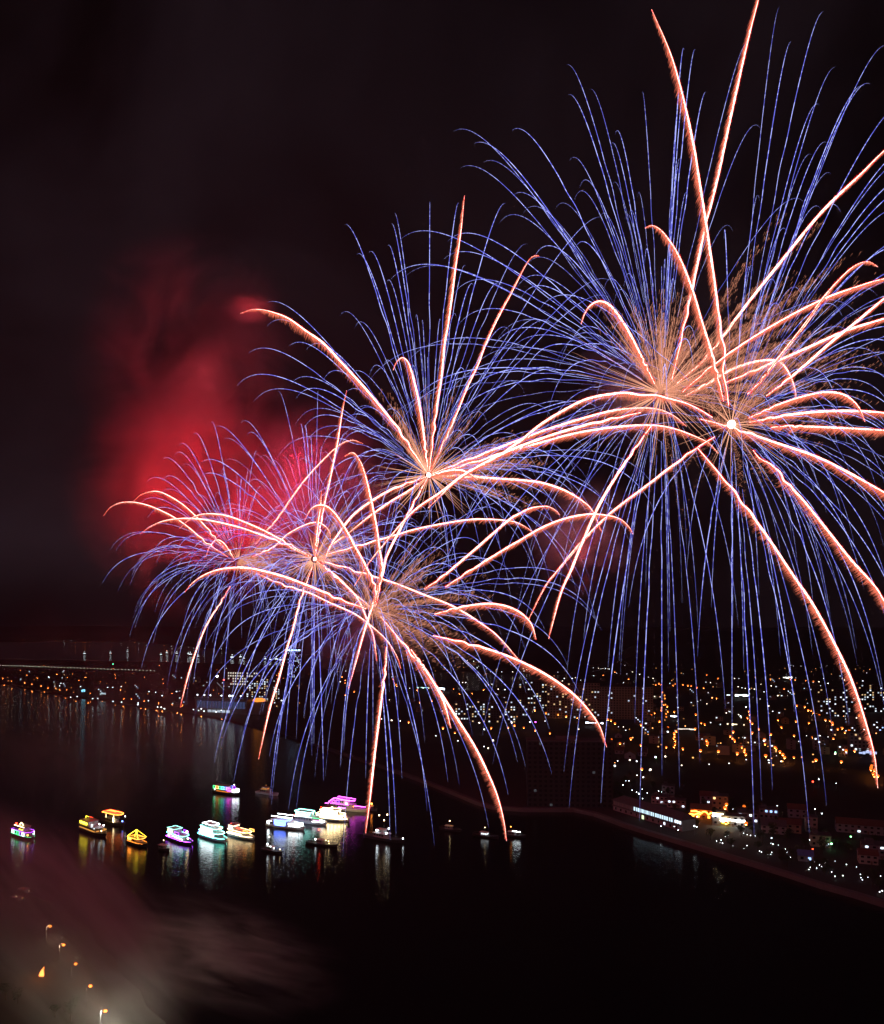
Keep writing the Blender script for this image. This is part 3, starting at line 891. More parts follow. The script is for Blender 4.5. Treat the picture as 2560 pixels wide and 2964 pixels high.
# 4 pyramid of lights
boat('small boat under a pyramid of yellow and orange light strings', 402, 2446, -38, 20, 6.5, HULLD,
     [(-7.5, 3, 2.6, 1.9, 4.2, 3)],
     [('line', [(-8, -3, 5.2), (-2.5, 0, 9.4)], 'yellow', .5), ('line', [(4, -3, 5.0), (-2.5, 0, 9.4)], 'yellow', .5), ('line', [(-8, 3, 5.2), (-2.5, 0, 9.4), (4, 3, 5.2)], 'yellow', .4),
      ('line', [(-2.5, -1.5, 5.0), (-2.5, 0, 9.4)], 'yellow', .35), ('ring', -8.5, 4.5, 3.2, 4.6, 2, 'orange', .7), ('glow', -8, -4, 2.9, 2.9, 4.2, 'orange', .9, 2), ('ring', -9, 9, 3.0, 2.1, 6, 'orange', .25)], mast=9.3)
# 5 purple / cyan
boat('dark boat with purple and cyan neon along its side and a pale lit stern house', 525, 2436, -42, 28, 7.5, HULLD,
     [(-12, 6, 3.2, 1.9, 4.4, 4), (-12, -4, 2.9, 4.7, 7.2, 0)],
     [('ring', -12.5, 7, 3.5, 4.6, 4, 'cyan', .7), ('line', [(-5, -3.6, 3.4), (8, -3.5, 3.2)], 'white', 1.0), ('ring', -13.5, 13.5, 3.55, 2.0, 9, 'purple', 1.0), ('glow', -12, -5, 3.0, 5.2, 6.8, 'warm', .28, 3),
      ('ring', -12.5, -4, 3.1, 7.5, 0, 'teal', .35), ('frames', -3, 3, 3.3, 4.9, 6.6, ['purple'], .4), ('lamp', 7, 0, 7.6, 'warm', 1.1, .6), ('lamp', 10, -1, 4.0, 'warm', .9, .5), ('frames', -11, -6, 3.4, 2.5, 3.9, ['white', 'pink'], .3)], mast=8)
# 6 cyan white
boat('three deck boat glowing white and cyan all over, next right of the purple neon boat', 621, 2428, -40, 28, 8, HULLW,
     [(-12, 9, 3.6, 1.9, 4.5, 4), (-11, 6, 3.3, 4.8, 7.3, 3), (-9, 2, 2.8, 7.6, 9.2, 2)],
     [('glow', -11.5, 5, 3.7, 2.5, 4.1, 'white', .55, 9), ('glow', -10.5, 3, 3.4, 5.3, 7.0, 'white', .65, 7), ('ring', -13.5, 13.5, 3.8, 2.1, 9, 'cyan', .9), ('ring', -12.5, 9.5, 3.8, 4.7, 4, 'teal', .9),
      ('ring', -11.5, 7, 3.5, 7.5, 3, 'teal', .8), ('ring', -9.5, 3, 3.0, 9.5, 2, 'white', .9), ('line', [(-13.5, -3.5, 3.1), (-13.5, 3.5, 3.1)], 'blue', .8), ('lamp', 6.5, 0, 7.9, 'yellow', .9, .5)])
# 7 warm
boat('warm white lit boat with a thin red roof line and two glowing decks', 702, 2424, -38, 26, 7, HULLW,
     [(-11, 7, 3.1, 1.9, 4.3, 4), (-11, -6, 2.8, 4.6, 7.2, 0)],
     [('glow', -10.5, 3.5, 3.2, 2.5, 3.4, 'warm', .35, 5), ('ring', -12.5, 12.5, 3.4, 2.0, 9, 'warm', .9), ('ring', -11.5, 8.5, 3.4, 4.5, 4, 'warm', .7), ('line', [(-3, -2.8, 6.4), (7, -2.6, 6.2)], 'red', .6),
      ('glow', -11, -6.5, 2.9, 5.0, 7.0, 'warm', .5, 2), ('frames', 4, 9, 2.6, 4.7, 6.0, ['amber'], .7), ('lamp', -12, 0, 7, 'red', .8, .5)])
# 8 white with blue curtain
boat('white lit boat with a blue glowing curtain of lights amidships', 830, 2396, -24, 31, 8, HULLW,
     [(-12, 7, 3.4, 1.9, 4.8, 4)],
     [('line', [(-10, -3.5, 8.0), (7, -3.2, 8.0)], 'white', 1.6), ('line', [(-10, 3.5, 8.0), (7, 3.2, 8.0)], 'white', 1.2), ('glow', -8, 2, 3.6, 2.4, 5.8, 'blue', .5, 10), ('line', [(-7, -3.8, 2.1), (1, -3.8, 2.1)], 'blue', .9),
      ('glow', 3, 12, 2.9, 2.2, 3.8, 'white', 1.0, 5), ('glow', -14, -9.5, 3.2, 2.4, 4.3, 'white', 1.2, 2), ('lamp', 6, 0, 9.3, 'red', .8, .5)], mast=9)
# 9 teal
boat('pale teal lit boat behind the blue and white one, with a green roof outline', 902, 2383, -28, 28, 8, HULLW,
     [(-12, 7, 3.4, 1.9, 4.7, 4), (-12, 1, 3.1, 5.0, 7.8, 2)],
     [('glow', -11.5, 0, 3.2, 5.5, 7.2, 'teal', .42, 6), ('ring', -12.5, 2, 3.4, 8.1, 2, 'teal', .8), ('line', [(-3, -3.5, 4.9), (9, -3, 4.9)], 'green', .35), ('ring', 3, 13.5, 3.3, 2.2, 8, 'white', .9), ('line', [(4, -3.2, 3.0), (11, -2.2, 3.0)], 'pink', .6),
      ('line', [(-12, -3.6, 4.9), (3, -3.6, 4.9)], 'white', .5)])
# 10 brilliant warm white
boat('brightest boat, two decks of glaring cream white light in front of the magenta boat', 966, 2374, -20, 27, 8, HULLW,
     [(-12, 9, 3.6, 1.9, 4.5, 3), (-9, 5, 3.3, 4.8, 7.3, 2), (-7, -2, 2.6, 7.6, 9.2, 0)],
     [('glow', -12, 8, 3.75, 2.3, 4.2, 'warm', 1.3, 7), ('glow', -8.5, 4, 3.45, 5.1, 7.1, 'warm', 1.3, 5), ('glow', -7, -2, 2.8, 7.8, 9.0, 'warm', 1.0, 2), ('ring', -13, 12.5, 3.8, 2.0, 6, 'warm', 1.3), ('ring', -12.5, 9.5, 3.8, 4.7, 3, 'warm', 1.3),
      ('ring', -9.5, 5.5, 3.5, 7.5, 2, 'warm', 1.2), ('lamp', -10, 0, 8.6, 'red', .6, .4)])
# 11 magenta
boat('large white yacht outlined in magenta neon, furthest right of the lit row', 1004, 2345, -24, 36, 9, HULLW,
     [(-14, 8, 3.9, 2.1, 4.9, 5), (-11, 3, 3.4, 5.2, 7.8, 3)],
     [('line', [(-14, -3.6, 5.4), (-10, -3.4, 8.6), (-8, -3.4, 9.2), (-2, -3.4, 8.4), (5, -3.2, 8.2), (9, -3, 8.4)], 'magenta', 1.5), ('line', [(-14, 3.6, 5.4), (-9, 3.4, 8.9), (6, 3.2, 8.2)], 'magenta', .9), ('line', [(-17, -3.5, 4.4), (-14, -3.8, 4.6)], 'magenta', 1.3),
      ('line', [(-5, -4.2, 2.4), (1, -4.2, 2.3)], 'magenta', 1.9), ('line', [(9, -3.4, 4.6), (17, -1, 4.2)], 'magenta', 1.1), ('frames', -11, -4, 3.7, 5.4, 7.3, ['magenta', 'purple'], .55), ('lamp', 2, -3.7, 5.8, 'pink', 2, .7), ('lamp', 8, -3.6, 4.2, 'orange', .6, .4),
      ('line', [(-12, -4.2, 5.0), (4, -4.1, 5.0)], 'magenta', .5)])
# 12 rainbow windows
boat('distant boat alone up the bay with a row of rainbow coloured windows', 658, 2298, -30, 29, 7.5, HULLD,
     [(-13, 7, 3.3, 1.9, 3.6, 4), (-13, 3, 3.1, 3.9, 6.4, 2)],
     [('frames', -13, 6, 3.35, 4.2, 6.2, ['green', 'amber', 'green', 'cyan', 'blue', 'purple'], .5), ('line', [(2, -3.2, 5.2), (7, -3, 5.2)], 'red', .9), ('glow', 8, 11.5, 2.2, 2.6, 5.0, 'white', .8, 2), ('line', [(3, -3.4, 3.6), (13, -1.4, 3.4)], 'magenta', .9),
      ('glow', -9, 5, 3.5, 2.0, 2.8, 'orange', .07, 12), ('lamp', 8, 0, 8.4, 'white', .6, .35), ('lamp', -11, -3.2, 3.2, 'white', .6, .4)])
# 13 dim yacht
boat('dim unlit white motor yacht near the rainbow windowed boat', 776, 2300, -30, 24, 6, HULLW,
     [(-7, 4, 2.3, 1.9, 4.0, 4), (-5, 1, 1.9, 4.2, 5.8, 2)],
     [('glow', -5, 0, 2.0, 4.4, 5.2, 'amber', .05, 4), ('lamp', 1.5, -1.6, 5.2, 'orange', .12, .4), ('lamp', -2, 0, 7.4, 'amber', .08, .35)], name='motor_yacht')
# 14 patrol ship
boat('long dark patrol ship with three warm masthead lamps, right of the lit row', 1116, 2432, -32, 32, 7, HULLD,
     [(-8, 4, 2.6, 1.9, 4.4, 3), (-6, 1, 2.1, 4.6, 6.6, 2)],
     [('lamp', -4, -1.4, 16, 'warm', 1.1, .42), ('lamp', 0.5, 1.4, 16.4, 'warm', 1.1, .42), ('lamp', -1, 0, 12.8, 'warm', 1.0, .4), ('lamp', -5, -2.5, 6.2, 'white', 1.6, .6), ('lamp', 2, 1, 7.6, 'white', 1.1, .42), ('lamp', 2.5, -2.3, 5.4, 'white', 1.2, .45), ('lamp', 14, 0, 3.2, 'white', 1.1, .4)],
     name='patrol_ship', mast=17)
# small boats
def small(label, px, wy, head, lights, L=13, W=4, mat=HULLD, name='small_boat'):
    return boat(label, px, wy, head, L, W, mat, [(-4, 1.5, 1.4, 1.3, 3.2, 1)], lights, group='small dim boats in the bay', name=name, zt=1.3, mast=5.5)
small('small dim boat with one warm light, left of the pair under the falling comet', 1306, 2405, -30, [('lamp', -1, 0, 6.6, 'warm', 1.0, .36), ('lamp', 0, 0, 3.6, 'amber', .1, .3)], L=17)
small('small dark boat with a tiny mast light and a pale cabin, beside the comet tip', 1408, 2424, -28, [('lamp', -1, 0, 6.4, 'warm', .6, .3), ('glow', -3, 1, 1.5, 2.0, 2.9, 'white', .12, 3)], L=19)
small('small boat with orange lamp over a short white tube light, right of the comet tip', 1490, 2422, -20, [('lamp', -2.5, 0, 6.4, 'orange', 1.0, .32), ('line', [(-1, -1.2, 4.2), (4.5, -1.2, 3.6)], 'white', 1.3)], L=16)
small('small boat with a cluster of white deck lamps, below the blue and white boat', 790, 2467, -32, [('lamp', -3, 0, 9.0, 'warm', .9, .36), ('lamp', -3.5, -1, 4.6, 'white', 1.1, .42), ('lamp', -1, -1, 3.4, 'white', .9, .34), ('lamp', 2, -1, 3.0, 'white', .9, .34), ('lamp', 6, 0, 2.6, 'warm', .7, .3)], L=17)
small('dark boat with a few white deck lamps and a red light, below the brightest boat', 935, 2446, -26, [('lamp', -4, 1.5, 9, 'red', 1.3, .5), ('lamp', -5, -1, 3.2, 'white', .8, .5), ('lamp', 3, -1, 3.6, 'warm', .6, .3), ('lamp', 5, -1, 3.2, 'warm', .6, .3), ('lamp', 5.5, -1.2, 2.0, 'warm', .5, .3)], L=24, W=6)
small('tiny boat showing a white light over two red ones, beside the purple boat', 477, 2462, -30, [('lamp', -1, 0, 6.2, 'warm', .6, .3), ('lamp', -.6, 0, 2.9, 'red', 1.0, .36), ('lamp', .6, -.6, 2.2, 'red', .9, .34)], L=9, W=3)
small('tiny boat with an orange light behind the bow of the magenta yacht', 1076, 2346, -30, [('lamp', 0, 0, 5.0, 'orange', 1.5, .6)], L=11, W=3.4)
small('faint skiff with two dim lights under smoke at the left edge', 56, 2616, -20, [('lamp', -2, 0, 3.4, 'warm', .28, .26), ('lamp', 2.4, 0, 3.2, 'amber', .16, .24)], L=9, W=3, name='skiff')
small('faint skiff with two dim lights, just beyond the nearer skiff', 76, 2592, -20, [('lamp', -2, 0, 3.4, 'amber', .2, .22), ('lamp', 2.0, 0, 2.6, 'warm', .2, .22)], L=9, W=3, name='skiff')

# anchored boats far out, each a white light over a small hull
far = MB()
hm = hull_mesh(30, 8, 3, 1.5)
far.add(hm.v, hm.f, 0)
far.box(-9, 3, -3, 3, 2.8, 7.5, 1)
far.box(-8, 2, -3.2, 3.2, 7.5, 9.5, 2)
far.ball((-3, 0, 17), 1.5, 2, 6, 4)
far.tube([(-3, 0, 9), (-3, 0, 16)], .25, 4, 1)
FARL = emit('far_boat_light', (.82, .95, 1), 3.2)
fproto = far.build('fishing_boat', [HULLD, HULLW, FARL])
FAR = zm(0, 1800, .4749, [(675, 192), (780, 180), (985, 202), (1020, 192), (1080, 194), (1150, 196), (1165, 203), (1210, 212), (1420, 222), (1470, 217), (1490, 224), (1620, 229), (1650, 233), (1690, 234), (1715, 238), (518, 196)])
for i, (x, y) in enumerate(FAR):
    o = fproto if i == 0 else fproto.copy()
    if i: COL.objects.link(o)
    p = ground(x, y + 3, 0)
    o.location = (p.x, p.y, 0)
    o.rotation_euler = (0, 0, random.uniform(-.6, .2))
    o.scale = [random.uniform(.7, 1.15)] * 3
    tag(o, 'small anchored boat with white lights on the far water beyond the causeway', 'boat', 'boats anchored on the far water')

# ------------------------------------------------------------------ causeway with lamps
def causeway():
    y0, y1 = 1930, 1947
    a, b = P(-150, 1927, 2480), P(452, 1947, 2260)
    a = Vector((ground(-150, 1926, 9).x, ground(-150, 1926, 9).y, 9)); b = Vector((ground(452, 1948, 9).x, ground(452, 1948, 9).y, 9))
    e = tag(empty('causeway', (a.x, a.y, 0)), 'long low causeway drawn by a line of white lamps at the far left', 'causeway')
    t = (b - a).normalized()
    n = Vector((-t.y, t.x, 0))
    m = MB()
    v = [a + n * 6, a - n * 6, b - n * 6, b + n * 6]
    m.add([*v] + [p - Vector((0, 0, 1.6)) for p in v], [(0, 1, 2, 3), (7, 6, 5, 4), (0, 4, 5, 1), (1, 5, 6, 2), (2, 6, 7, 3), (3, 7, 4, 0)])
    m.build('deck', CONC_D, e, off=e.location)
    L = (b - a).length
    for k in range(18):
        q = a + t * (L * (k + .5) / 18)
        c = MB(); c.box(q.x - 1.6, q.x + 1.6, q.y - 3, q.y + 3, -2, 7.3)
        c.build('pier', CONC_D, e, off=e.location)
    wl = emit('causeway_lamp', (1, .90, .74), 5)
    for k in range(66):
        q = a + t * (L * (k + .5) / 66)
        c = MB(); c.tube([(q.x, q.y, 9), (q.x, q.y, 15)], .2, 4, 0); c.ball((q.x, q.y, 15.6), .75, 1, 6, 4)
        c.build('deck_lamp', [METAL, wl], e, off=e.location)
causeway()

# ------------------------------------------------------------------ lamps of the town
def lamp_proto(name, h, r, mat, arm=1.6):
    m = MB()
    m.tube([(0, 0, 0), (0, 0, h), (arm * .5, 0, h + .5), (arm, 0, h + .5)], [.16, .10, .08, .07], 5, 0)
    m.ball((arm, 0, h + .15), r, 1, 8, 5, .8)
    if isinstance(mat, list):           # oversized orange globe shaped as the lamp's glare, bright bulb below it
        m.tube([(arm, 0, h + .11 - .8 * r), (arm, 0, h + .01 - .8 * r)], r * .36, 8, 2)
        return m.build(name, [METAL] + mat)
    return m.build(name, [METAL, mat])
SODIUM = [emit('sodium_glare', (1, .17, .018), 1.7), emit('sodium_bulb', (1, .30, .06), 80)]
SODIUM2 = [emit('sodium_glare_far', (1, .18, .025), 1.7), emit('sodium_bulb_far', (1, .32, .07), 40)]
WHITEL = emit('white_lamp_light', (.80, .92, 1), 24)
WHITE2 = emit('white_lamp_far', (.86, .95, 1), 5)
WHITE3 = emit('warm_lamp_far', (1, .84, .62), 5)
GREENL = emit('green_lamp_light', (.25, 1, .35), 12)
REDL = emit('red_lamp_light', (1, .04, .02), 20)

ORANGE_R = zm(1710, 1850, .4749, [(440, 400), (430, 430), (475, 410), (475, 440), (515, 443), (370, 462), (395, 450), (415, 500), (312, 523), (240, 607), (178, 634), (313, 646), (130, 610), (155, 513), (110, 490), (130, 495), (255, 400), (240, 395), (265, 390), (463, 657), (515, 560), (515, 575), (514, 590), (513, 605), (513, 620), (513, 640), (511, 658), (466, 537), (570, 667), (632, 545), (662, 677), (682, 512), (690, 518), (640, 460), (745, 357), (773, 360), (703, 590), (710, 600), (713, 617), (714, 630), (716, 642), (773, 683), (890, 693), (865, 563), (860, 592), (868, 603), (872, 615), (878, 622), (910, 640), (918, 655), (930, 660), (933, 670), (935, 685), (955, 703), (962, 440), (963, 460), (963, 480), (968, 492), (978, 503), (985, 515), (1020, 547), (985, 570), (1053, 610), (1092, 580), (1068, 708), (1072, 640), (1140, 492), (1120, 658), (1135, 670), (1145, 685), (1165, 700), (1180, 718), (1210, 622), (1235, 588), (1245, 722), (1252, 500), (1265, 405), (1300, 412), (1335, 433), (1348, 437), (1360, 450), (1370, 457), (1380, 462), (1390, 462), (1355, 597), (1368, 735), (1440, 492), (1455, 497), (1470, 507), (1485, 517), (1500, 547), (1535, 542), (1550, 570), (1570, 557), (1475, 605), (1537, 660), (1565, 678), (1603, 682), (1600, 615), (1630, 605), (1520, 745), (1640, 465), (1717, 625), (1720, 770), (1720, 795), (1730, 805), (1735, 820), (1740, 832), (1325, 510), (1170, 537)])
ORANGE_M = zm(850, 1850, .4749, [(320, 250), (315, 265), (300, 230), (610, 240), (612, 255), (618, 265), (622, 275), (625, 283), (370, 320), (310, 340), (750, 310), (980, 303), (1010, 333), (1090, 330), (1155, 308), (770, 385), (840, 375), (1380, 385), (1400, 410), (1390, 415), (1410, 400), (1425, 390), (1440, 388), (1380, 420), (1465, 433), (1545, 450), (1617, 460), (1670, 470), (1725, 480), (1340, 525), (1405, 540), (1472, 555), (1305, 540), (1200, 540), (912, 542), (978, 570), (705, 505), (1558, 573), (1715, 600)])
ORANGE_L = zm(0, 1800, .4749, [(122, 295), (163, 323), (230, 342), (193, 378), (250, 390), (290, 402), (335, 403), (360, 413), (405, 413), (440, 316), (410, 340), (482, 357), (518, 338), (545, 435), (700, 340), (705, 320), (690, 285), (730, 415), (760, 468), (800, 468), (885, 335), (990, 348), (970, 265), (885, 480), (970, 495), (1045, 437), (1050, 503), (1110, 507), (270, 425), (20, 342), (25, 385), (1325, 293), (1340, 300), (1525, 312), (1440, 325), (1620, 325), (1690, 325), (1475, 530), (1520, 522), (1535, 525), (1590, 512), (1700, 315), (610, 365), (830, 440), (1000, 375), (270, 265), (345, 318), (70, 360), (145, 370)])
ORANGE_F = zm(1710, 1850, .4749, [(235, 243), (427, 277), (420, 270), (500, 282), (520, 272), (560, 278), (590, 282), (610, 285), (710, 218), (775, 238), (780, 242), (240, 320), (400, 278), (650, 295), (685, 298), (1095, 243), (1185, 303), (1215, 245), (1250, 248), (1315, 253), (1360, 258), (1620, 270), (1650, 285), (1690, 297), (150, 200), (75, 220), (40, 385)]) \
    + zm(0, 1800, .4749, [(140, 110), (290, 113), (340, 115), (460, 128), (505, 127), (520, 125), (545, 123), (1000, 145), (1015, 175), (628, 122), (680, 117), (825, 122), (880, 123)])
WHITE_R = zm(1710, 1850, .4749, [(20, 222), (50, 178), (65, 180), (75, 180), (90, 180), (105, 180), (115, 183), (255, 200), (300, 215), (380, 240), (200, 265), (110, 285), (130, 330), (130, 350), (160, 340), (390, 350), (265, 358), (710, 395), (705, 262), (730, 265), (740, 355), (880, 240), (905, 240), (830, 450), (870, 415), (905, 460), (915, 470), (920, 480), (950, 415), (900, 290), (925, 297), (945, 300), (970, 305), (1000, 305), (1060, 322), (1040, 275), (1080, 408), (1090, 408), (1110, 440), (1100, 285), (1130, 290), (1140, 345), (1200, 345), (1510, 320), (1580, 322), (1395, 260), (1420, 240), (1430, 395), (1540, 435), (1620, 480), (1740, 525), (1700, 275), (1450, 270), (1550, 250), (1660, 255), (555, 770), (400, 720), (240, 737), (150, 772), (365, 795), (280, 745), (455, 715), (470, 565), (500, 470), (520, 560), (200, 535), (1085, 738), (1160, 745), (1060, 620), (1495, 700), (1400, 590)])
WHITE_M = zm(850, 1850, .4749, [(270, 90), (320, 90), (405, 90), (445, 85), (375, 85), (510, 90), (530, 90), (600, 105), (630, 105), (660, 145), (745, 130), (790, 130), (1005, 110), (1060, 130), (1065, 145), (1035, 150), (1100, 135), (1130, 140), (1130, 165), (1090, 175), (1120, 175), (1175, 180), (1200, 200), (1240, 185), (1270, 200), (1335, 200), (1380, 200), (1400, 180), (1405, 195), (1420, 185), (1440, 195), (270, 195), (320, 195), (285, 260), (1010, 262), (1030, 265), (1050, 265), (1190, 280), (1210, 275), (1250, 305), (1290, 308), (760, 298), (790, 298), (825, 300), (600, 230), (585, 370), (535, 487), (600, 495), (650, 500), (515, 540), (710, 300), (1145, 480), (1160, 550), (1130, 510), (1535, 500), (1740, 550), (1000, 620), (1190, 665), (1160, 655), (1215, 618), (870, 590), (1330, 510), (1440, 505), (1590, 310), (1650, 240), (1640, 255), (1700, 240), (1720, 235), (1750, 250), (1530, 275)])
WHITE_L = zm(0, 1800, .4749, [(390, 298), (370, 375), (365, 390), (490, 395), (655, 400), (685, 400), (740, 395), (910, 425), (950, 430), (990, 450), (875, 450), (840, 495), (840, 505), (690, 485), (740, 490), (430, 460), (470, 455), (565, 468), (595, 467), (960, 520), (985, 520), (1000, 530), (905, 480), (1075, 425), (1180, 535), (1210, 540), (1230, 530), (1245, 545), (1320, 550), (1350, 540), (1715, 480), (1515, 295), (1380, 285), (1645, 260), (1440, 345), (1560, 405), (300, 340), (295, 335), (390, 115), (435, 115), (740, 130), (845, 135), (895, 142), (780, 158), (1045, 150), (1100, 150), (1050, 165), (1085, 165), (1150, 155), (1180, 160), (1245, 160), (1305, 162), (1350, 165)])
WHITE_N = zm(1710, 2200, .4749, [(152, 35), (165, 5), (285, 93), (325, 105), (195, 152), (235, 127), (215, 127), (313, 178), (315, 235), (418, 190), (435, 195), (360, 62), (255, 185), (280, 195), (300, 205), (345, 200), (430, 405), (510, 405), (635, 402), (650, 408), (532, 428), (1105, 475), (1243, 360), (1372, 300), (1410, 327), (1732, 388), (1395, 118), (1500, 143), (1455, 450), (1335, 487), (1140, 280), (870, 300), (650, 345)])
ORANGE_N = zm(1710, 2200, .4749, [(303, 55), (820, 293), (930, 280), (840, 270), (1720, 45), (1740, 95), (1725, 60), (835, 380), (955, 388)])
CROWD = zm(1710, 2200, .4749, [(770, 495), (795, 487), (790, 505), (805, 507), (822, 467), (838, 460), (868, 524), (955, 523), (935, 540), (1033, 507), (1100, 508), (1112, 513), (1145, 519), (1030, 555), (1042, 562), (1080, 573), (1100, 575), (1105, 563), (1188, 543), (1198, 563), (1180, 578), (1218, 593), (1340, 655), (1333, 668), (1362, 620), (1345, 635), (1380, 660), (1395, 640), (1410, 650), (1435, 628), (1455, 648), (1492, 617), (1560, 637), (1622, 652), (1472, 683), (1490, 710), (1540, 705), (1645, 697), (1650, 718), (1657, 730), (1693, 715), (1770, 708), (1780, 798), (1765, 805), (935, 447), (955, 455), (975, 460), (1005, 463)])

def scatter(proto, pts, hgt, label, cat, group, s0=.85, s1=1.2):
    for i, (x, y) in enumerate(pts):
        o = proto if proto.users_scene and not proto.get('used') else proto.copy()
        if o is proto: o['used'] = 1
        else:
            COL.objects.link(o)
        if 'used' in o and o is not proto: del o['used']
        sc = random.uniform(s0, s1)
        p = ground(x, y, 2 + hgt * sc)
        o.location = (p.x, p.y, 2.0 if y > 1876 else 1.6)
        o.rotation_euler = (0, 0, random.uniform(0, 6.28))
        o.scale = (sc, sc, sc)
        tag(o, label, cat, group)

lp = lamp_proto('street_lamp', 8, 1.5, SODIUM)
scatter(lp, ORANGE_R + ORANGE_N, 8.2, 'orange street lamp glowing among the dark houses on the right shore', 'street lamp', 'orange street lamps of the town on the right')
lp = lamp_proto('street_lamp', 8, 1.5, SODIUM)
scatter(lp, ORANGE_M, 8.2, 'orange street lamp in the town seen below the middle and low bursts', 'street lamp', 'orange street lamps of the town in the middle')
lp = lamp_proto('street_lamp', 8, 1.35, SODIUM)
scatter(lp, ORANGE_L, 8.2, 'orange street lamp on the hazy far left shore', 'street lamp', 'orange street lamps of the left shore')
lp = lamp_proto('street_lamp', 9, 1.8, SODIUM2)
scatter(lp, ORANGE_F, 9.2, 'tiny orange lamp near the dark skyline', 'street lamp', 'orange lamps near the skyline')
lp = lamp_proto('white_lamp', 7, 1.0, WHITE2, .6)
scatter(lp, WHITE_R[::2], 7.2, 'bluish white lamp among the houses of the right hand town', 'lamp', 'white lamps of the town on the right', .6, 1.2)
lp = lamp_proto('white_lamp', 7, 1.0, WHITE3, .6)
scatter(lp, WHITE_R[1::2], 7.2, 'warm white lamp among the houses of the right hand town', 'lamp', 'warm white lamps of the town on the right', .6, 1.2)
lp = lamp_proto('white_lamp', 7, 1.0, WHITE2, .6)
scatter(lp, WHITE_M[::2], 7.2, 'bluish white lamp in the town below the low burst', 'lamp', 'white lamps of the town in the middle', .6, 1.2)
lp = lamp_proto('white_lamp', 7, 1.0, WHITE3, .6)
scatter(lp, WHITE_M[1::2], 7.2, 'warm white lamp in the town below the low burst', 'lamp', 'warm white lamps of the town in the middle', .6, 1.2)
lp = lamp_proto('white_lamp', 7, 1.0, WHITE2, .6)
scatter(lp, WHITE_L, 7.2, 'white lamp on the left shore beyond the bay', 'lamp', 'white lamps of the left shore')
pr = random.Random(77)
def town(n, x0, x1, y0, y1, pw):
    out = []
    while len(out) < n:
        x, y = pr.uniform(x0, x1), y0 + (y1 - y0) * pr.random() ** pw
        if x < 1770 and y > 2080: continue
        if 1330 < x < 1600 and 1946 < y < 1998: continue
        out.append((x, y))
    return out
lp = lamp_proto('porch_light', 4, .85, emit('porch_warm', (1, .42, .12), 2.6), .3)
scatter(lp, town(90, 1250, 2560, 1930, 2215, 1.3), 4.2, 'small warm porch light scattered among the dark houses of the town', 'porch light', 'warm porch lights of the town', .5, 1.25)
lp = lamp_proto('porch_light', 4, .75, emit('porch_white', (.9, .95, 1), 2.6), .3)
scatter(lp, town(90, 1250, 2560, 1925, 2215, 1.5), 4.2, 'small white porch light scattered among the dark houses of the town', 'porch light', 'white porch lights of the town', .5, 1.25)
lp = lamp_proto('porch_light', 4, .9, emit('porch_amber', (1, .28, .05), 2.2), .3)
scatter(lp, [(x, y) for x, y in town(60, 0, 900, 1940, 2040, 1) if y < np.interp(x, [c[0] for c in COAST[:11]], [c[1] for c in COAST[:11]]) - 8], 4.2, 'small amber porch light among the houses of the left shore', 'porch light', 'amber porch lights of the left shore', .5, 1.2)
lp = lamp_proto('white_lamp', 6, .42, emit('near_white_lamp', (.78, .92, 1), 14), .5)
scatter(lp, WHITE_N, 6.2, 'bright white lamp beside the near houses on the right shore', 'lamp', 'white lamps near the right shore houses', .5, 1.25)
lp = lamp_proto('lantern', 1.5, .26, emit('lantern_white', (.85, .94, 1), 9), .12)
scatter(lp, CROWD, 1.65, 'small low white light on the dark ground behind the sea wall', 'lantern', 'low white lights behind the sea wall', .45, 1.3)
lp = lamp_proto('shore_lamp', 8, 1.0, SODIUM, 1.4)
SHORE = [(95, 2001), (190, 2020), (220, 2028), (258, 2033), (295, 2030), (332, 2040), (360, 2044), (408, 2050), (424, 2052), (456, 2056), (472, 2058), (512, 2063), (527, 2067), (580, 2073), (640, 2082)]
scatter(lp, SHORE, 8.2, 'orange lamp on the waterfront of the left shore, mirrored as a streak in the bay', 'street lamp', 'waterfront lamps of the left shore')
lp = lamp_proto('floodlight', 16, 1.7, REDL, .5)
scatter(lp, [(648, 1968)], 16.2, 'strong red light high above the left shore hotel', 'light', None, 1, 1)
lp = lamp_proto('floodlight', 16, 1.4, emit('warm_flood', (1, .8, .35), 26), .5)
scatter(lp, [(758, 1953)], 16.2, 'strong yellow white light right of the white hotel sign', 'light', None, 1, 1)
lp = lamp_proto('floodlight', 16, 1.2, emit('green_flood', (.1, 1, .5), 14), .5)
scatter(lp, [(327, 1922)], 16.2, 'green light over the end of the causeway', 'light', None, 1, 1)
lp = lamp_proto('floodlight', 10, .9, emit('magenta_flood', (1, .1, 1), 14), .5)
scatter(lp, [(1551, 2090)], 10.2, 'magenta light in the middle of the town', 'light', None, 1, 1)
lp = lamp_proto('floodlight', 9, .7, REDL, .5)
scatter(lp, [(2356, 2263)], 9.2, 'red light in the dark park beside a white lamp', 'light', None, 1, 1)
lp = lamp_proto('floodlight', 5, .5, emit('red_glow', (1, .06, .02), 8), .5)
scatter(lp, [(2356, 2458)], 5.2, 'red light low between the near houses and the sea wall', 'light', None, 1, 1)
lp = lamp_proto('garden_light', 4, .6, GREENL, .4)
scatter(lp, zm(1710, 2200, .4749, [(1465, 510), (1590, 467)]) + zm(1710, 1850, .4749, [(400, 722), (1495, 690)]), 4.2, 'green garden light among dark trees of the right shore', 'light', 'green garden lights')

# ------------------------------------------------------------------ houses and blocks
WINW = emit('window_white', (.75, .88, 1), 2.4)
WINY = emit('window_warm', (1, .62, .25), 2.2)
WINB = emit('window_blue', (.35, .55, 1), 2.0)

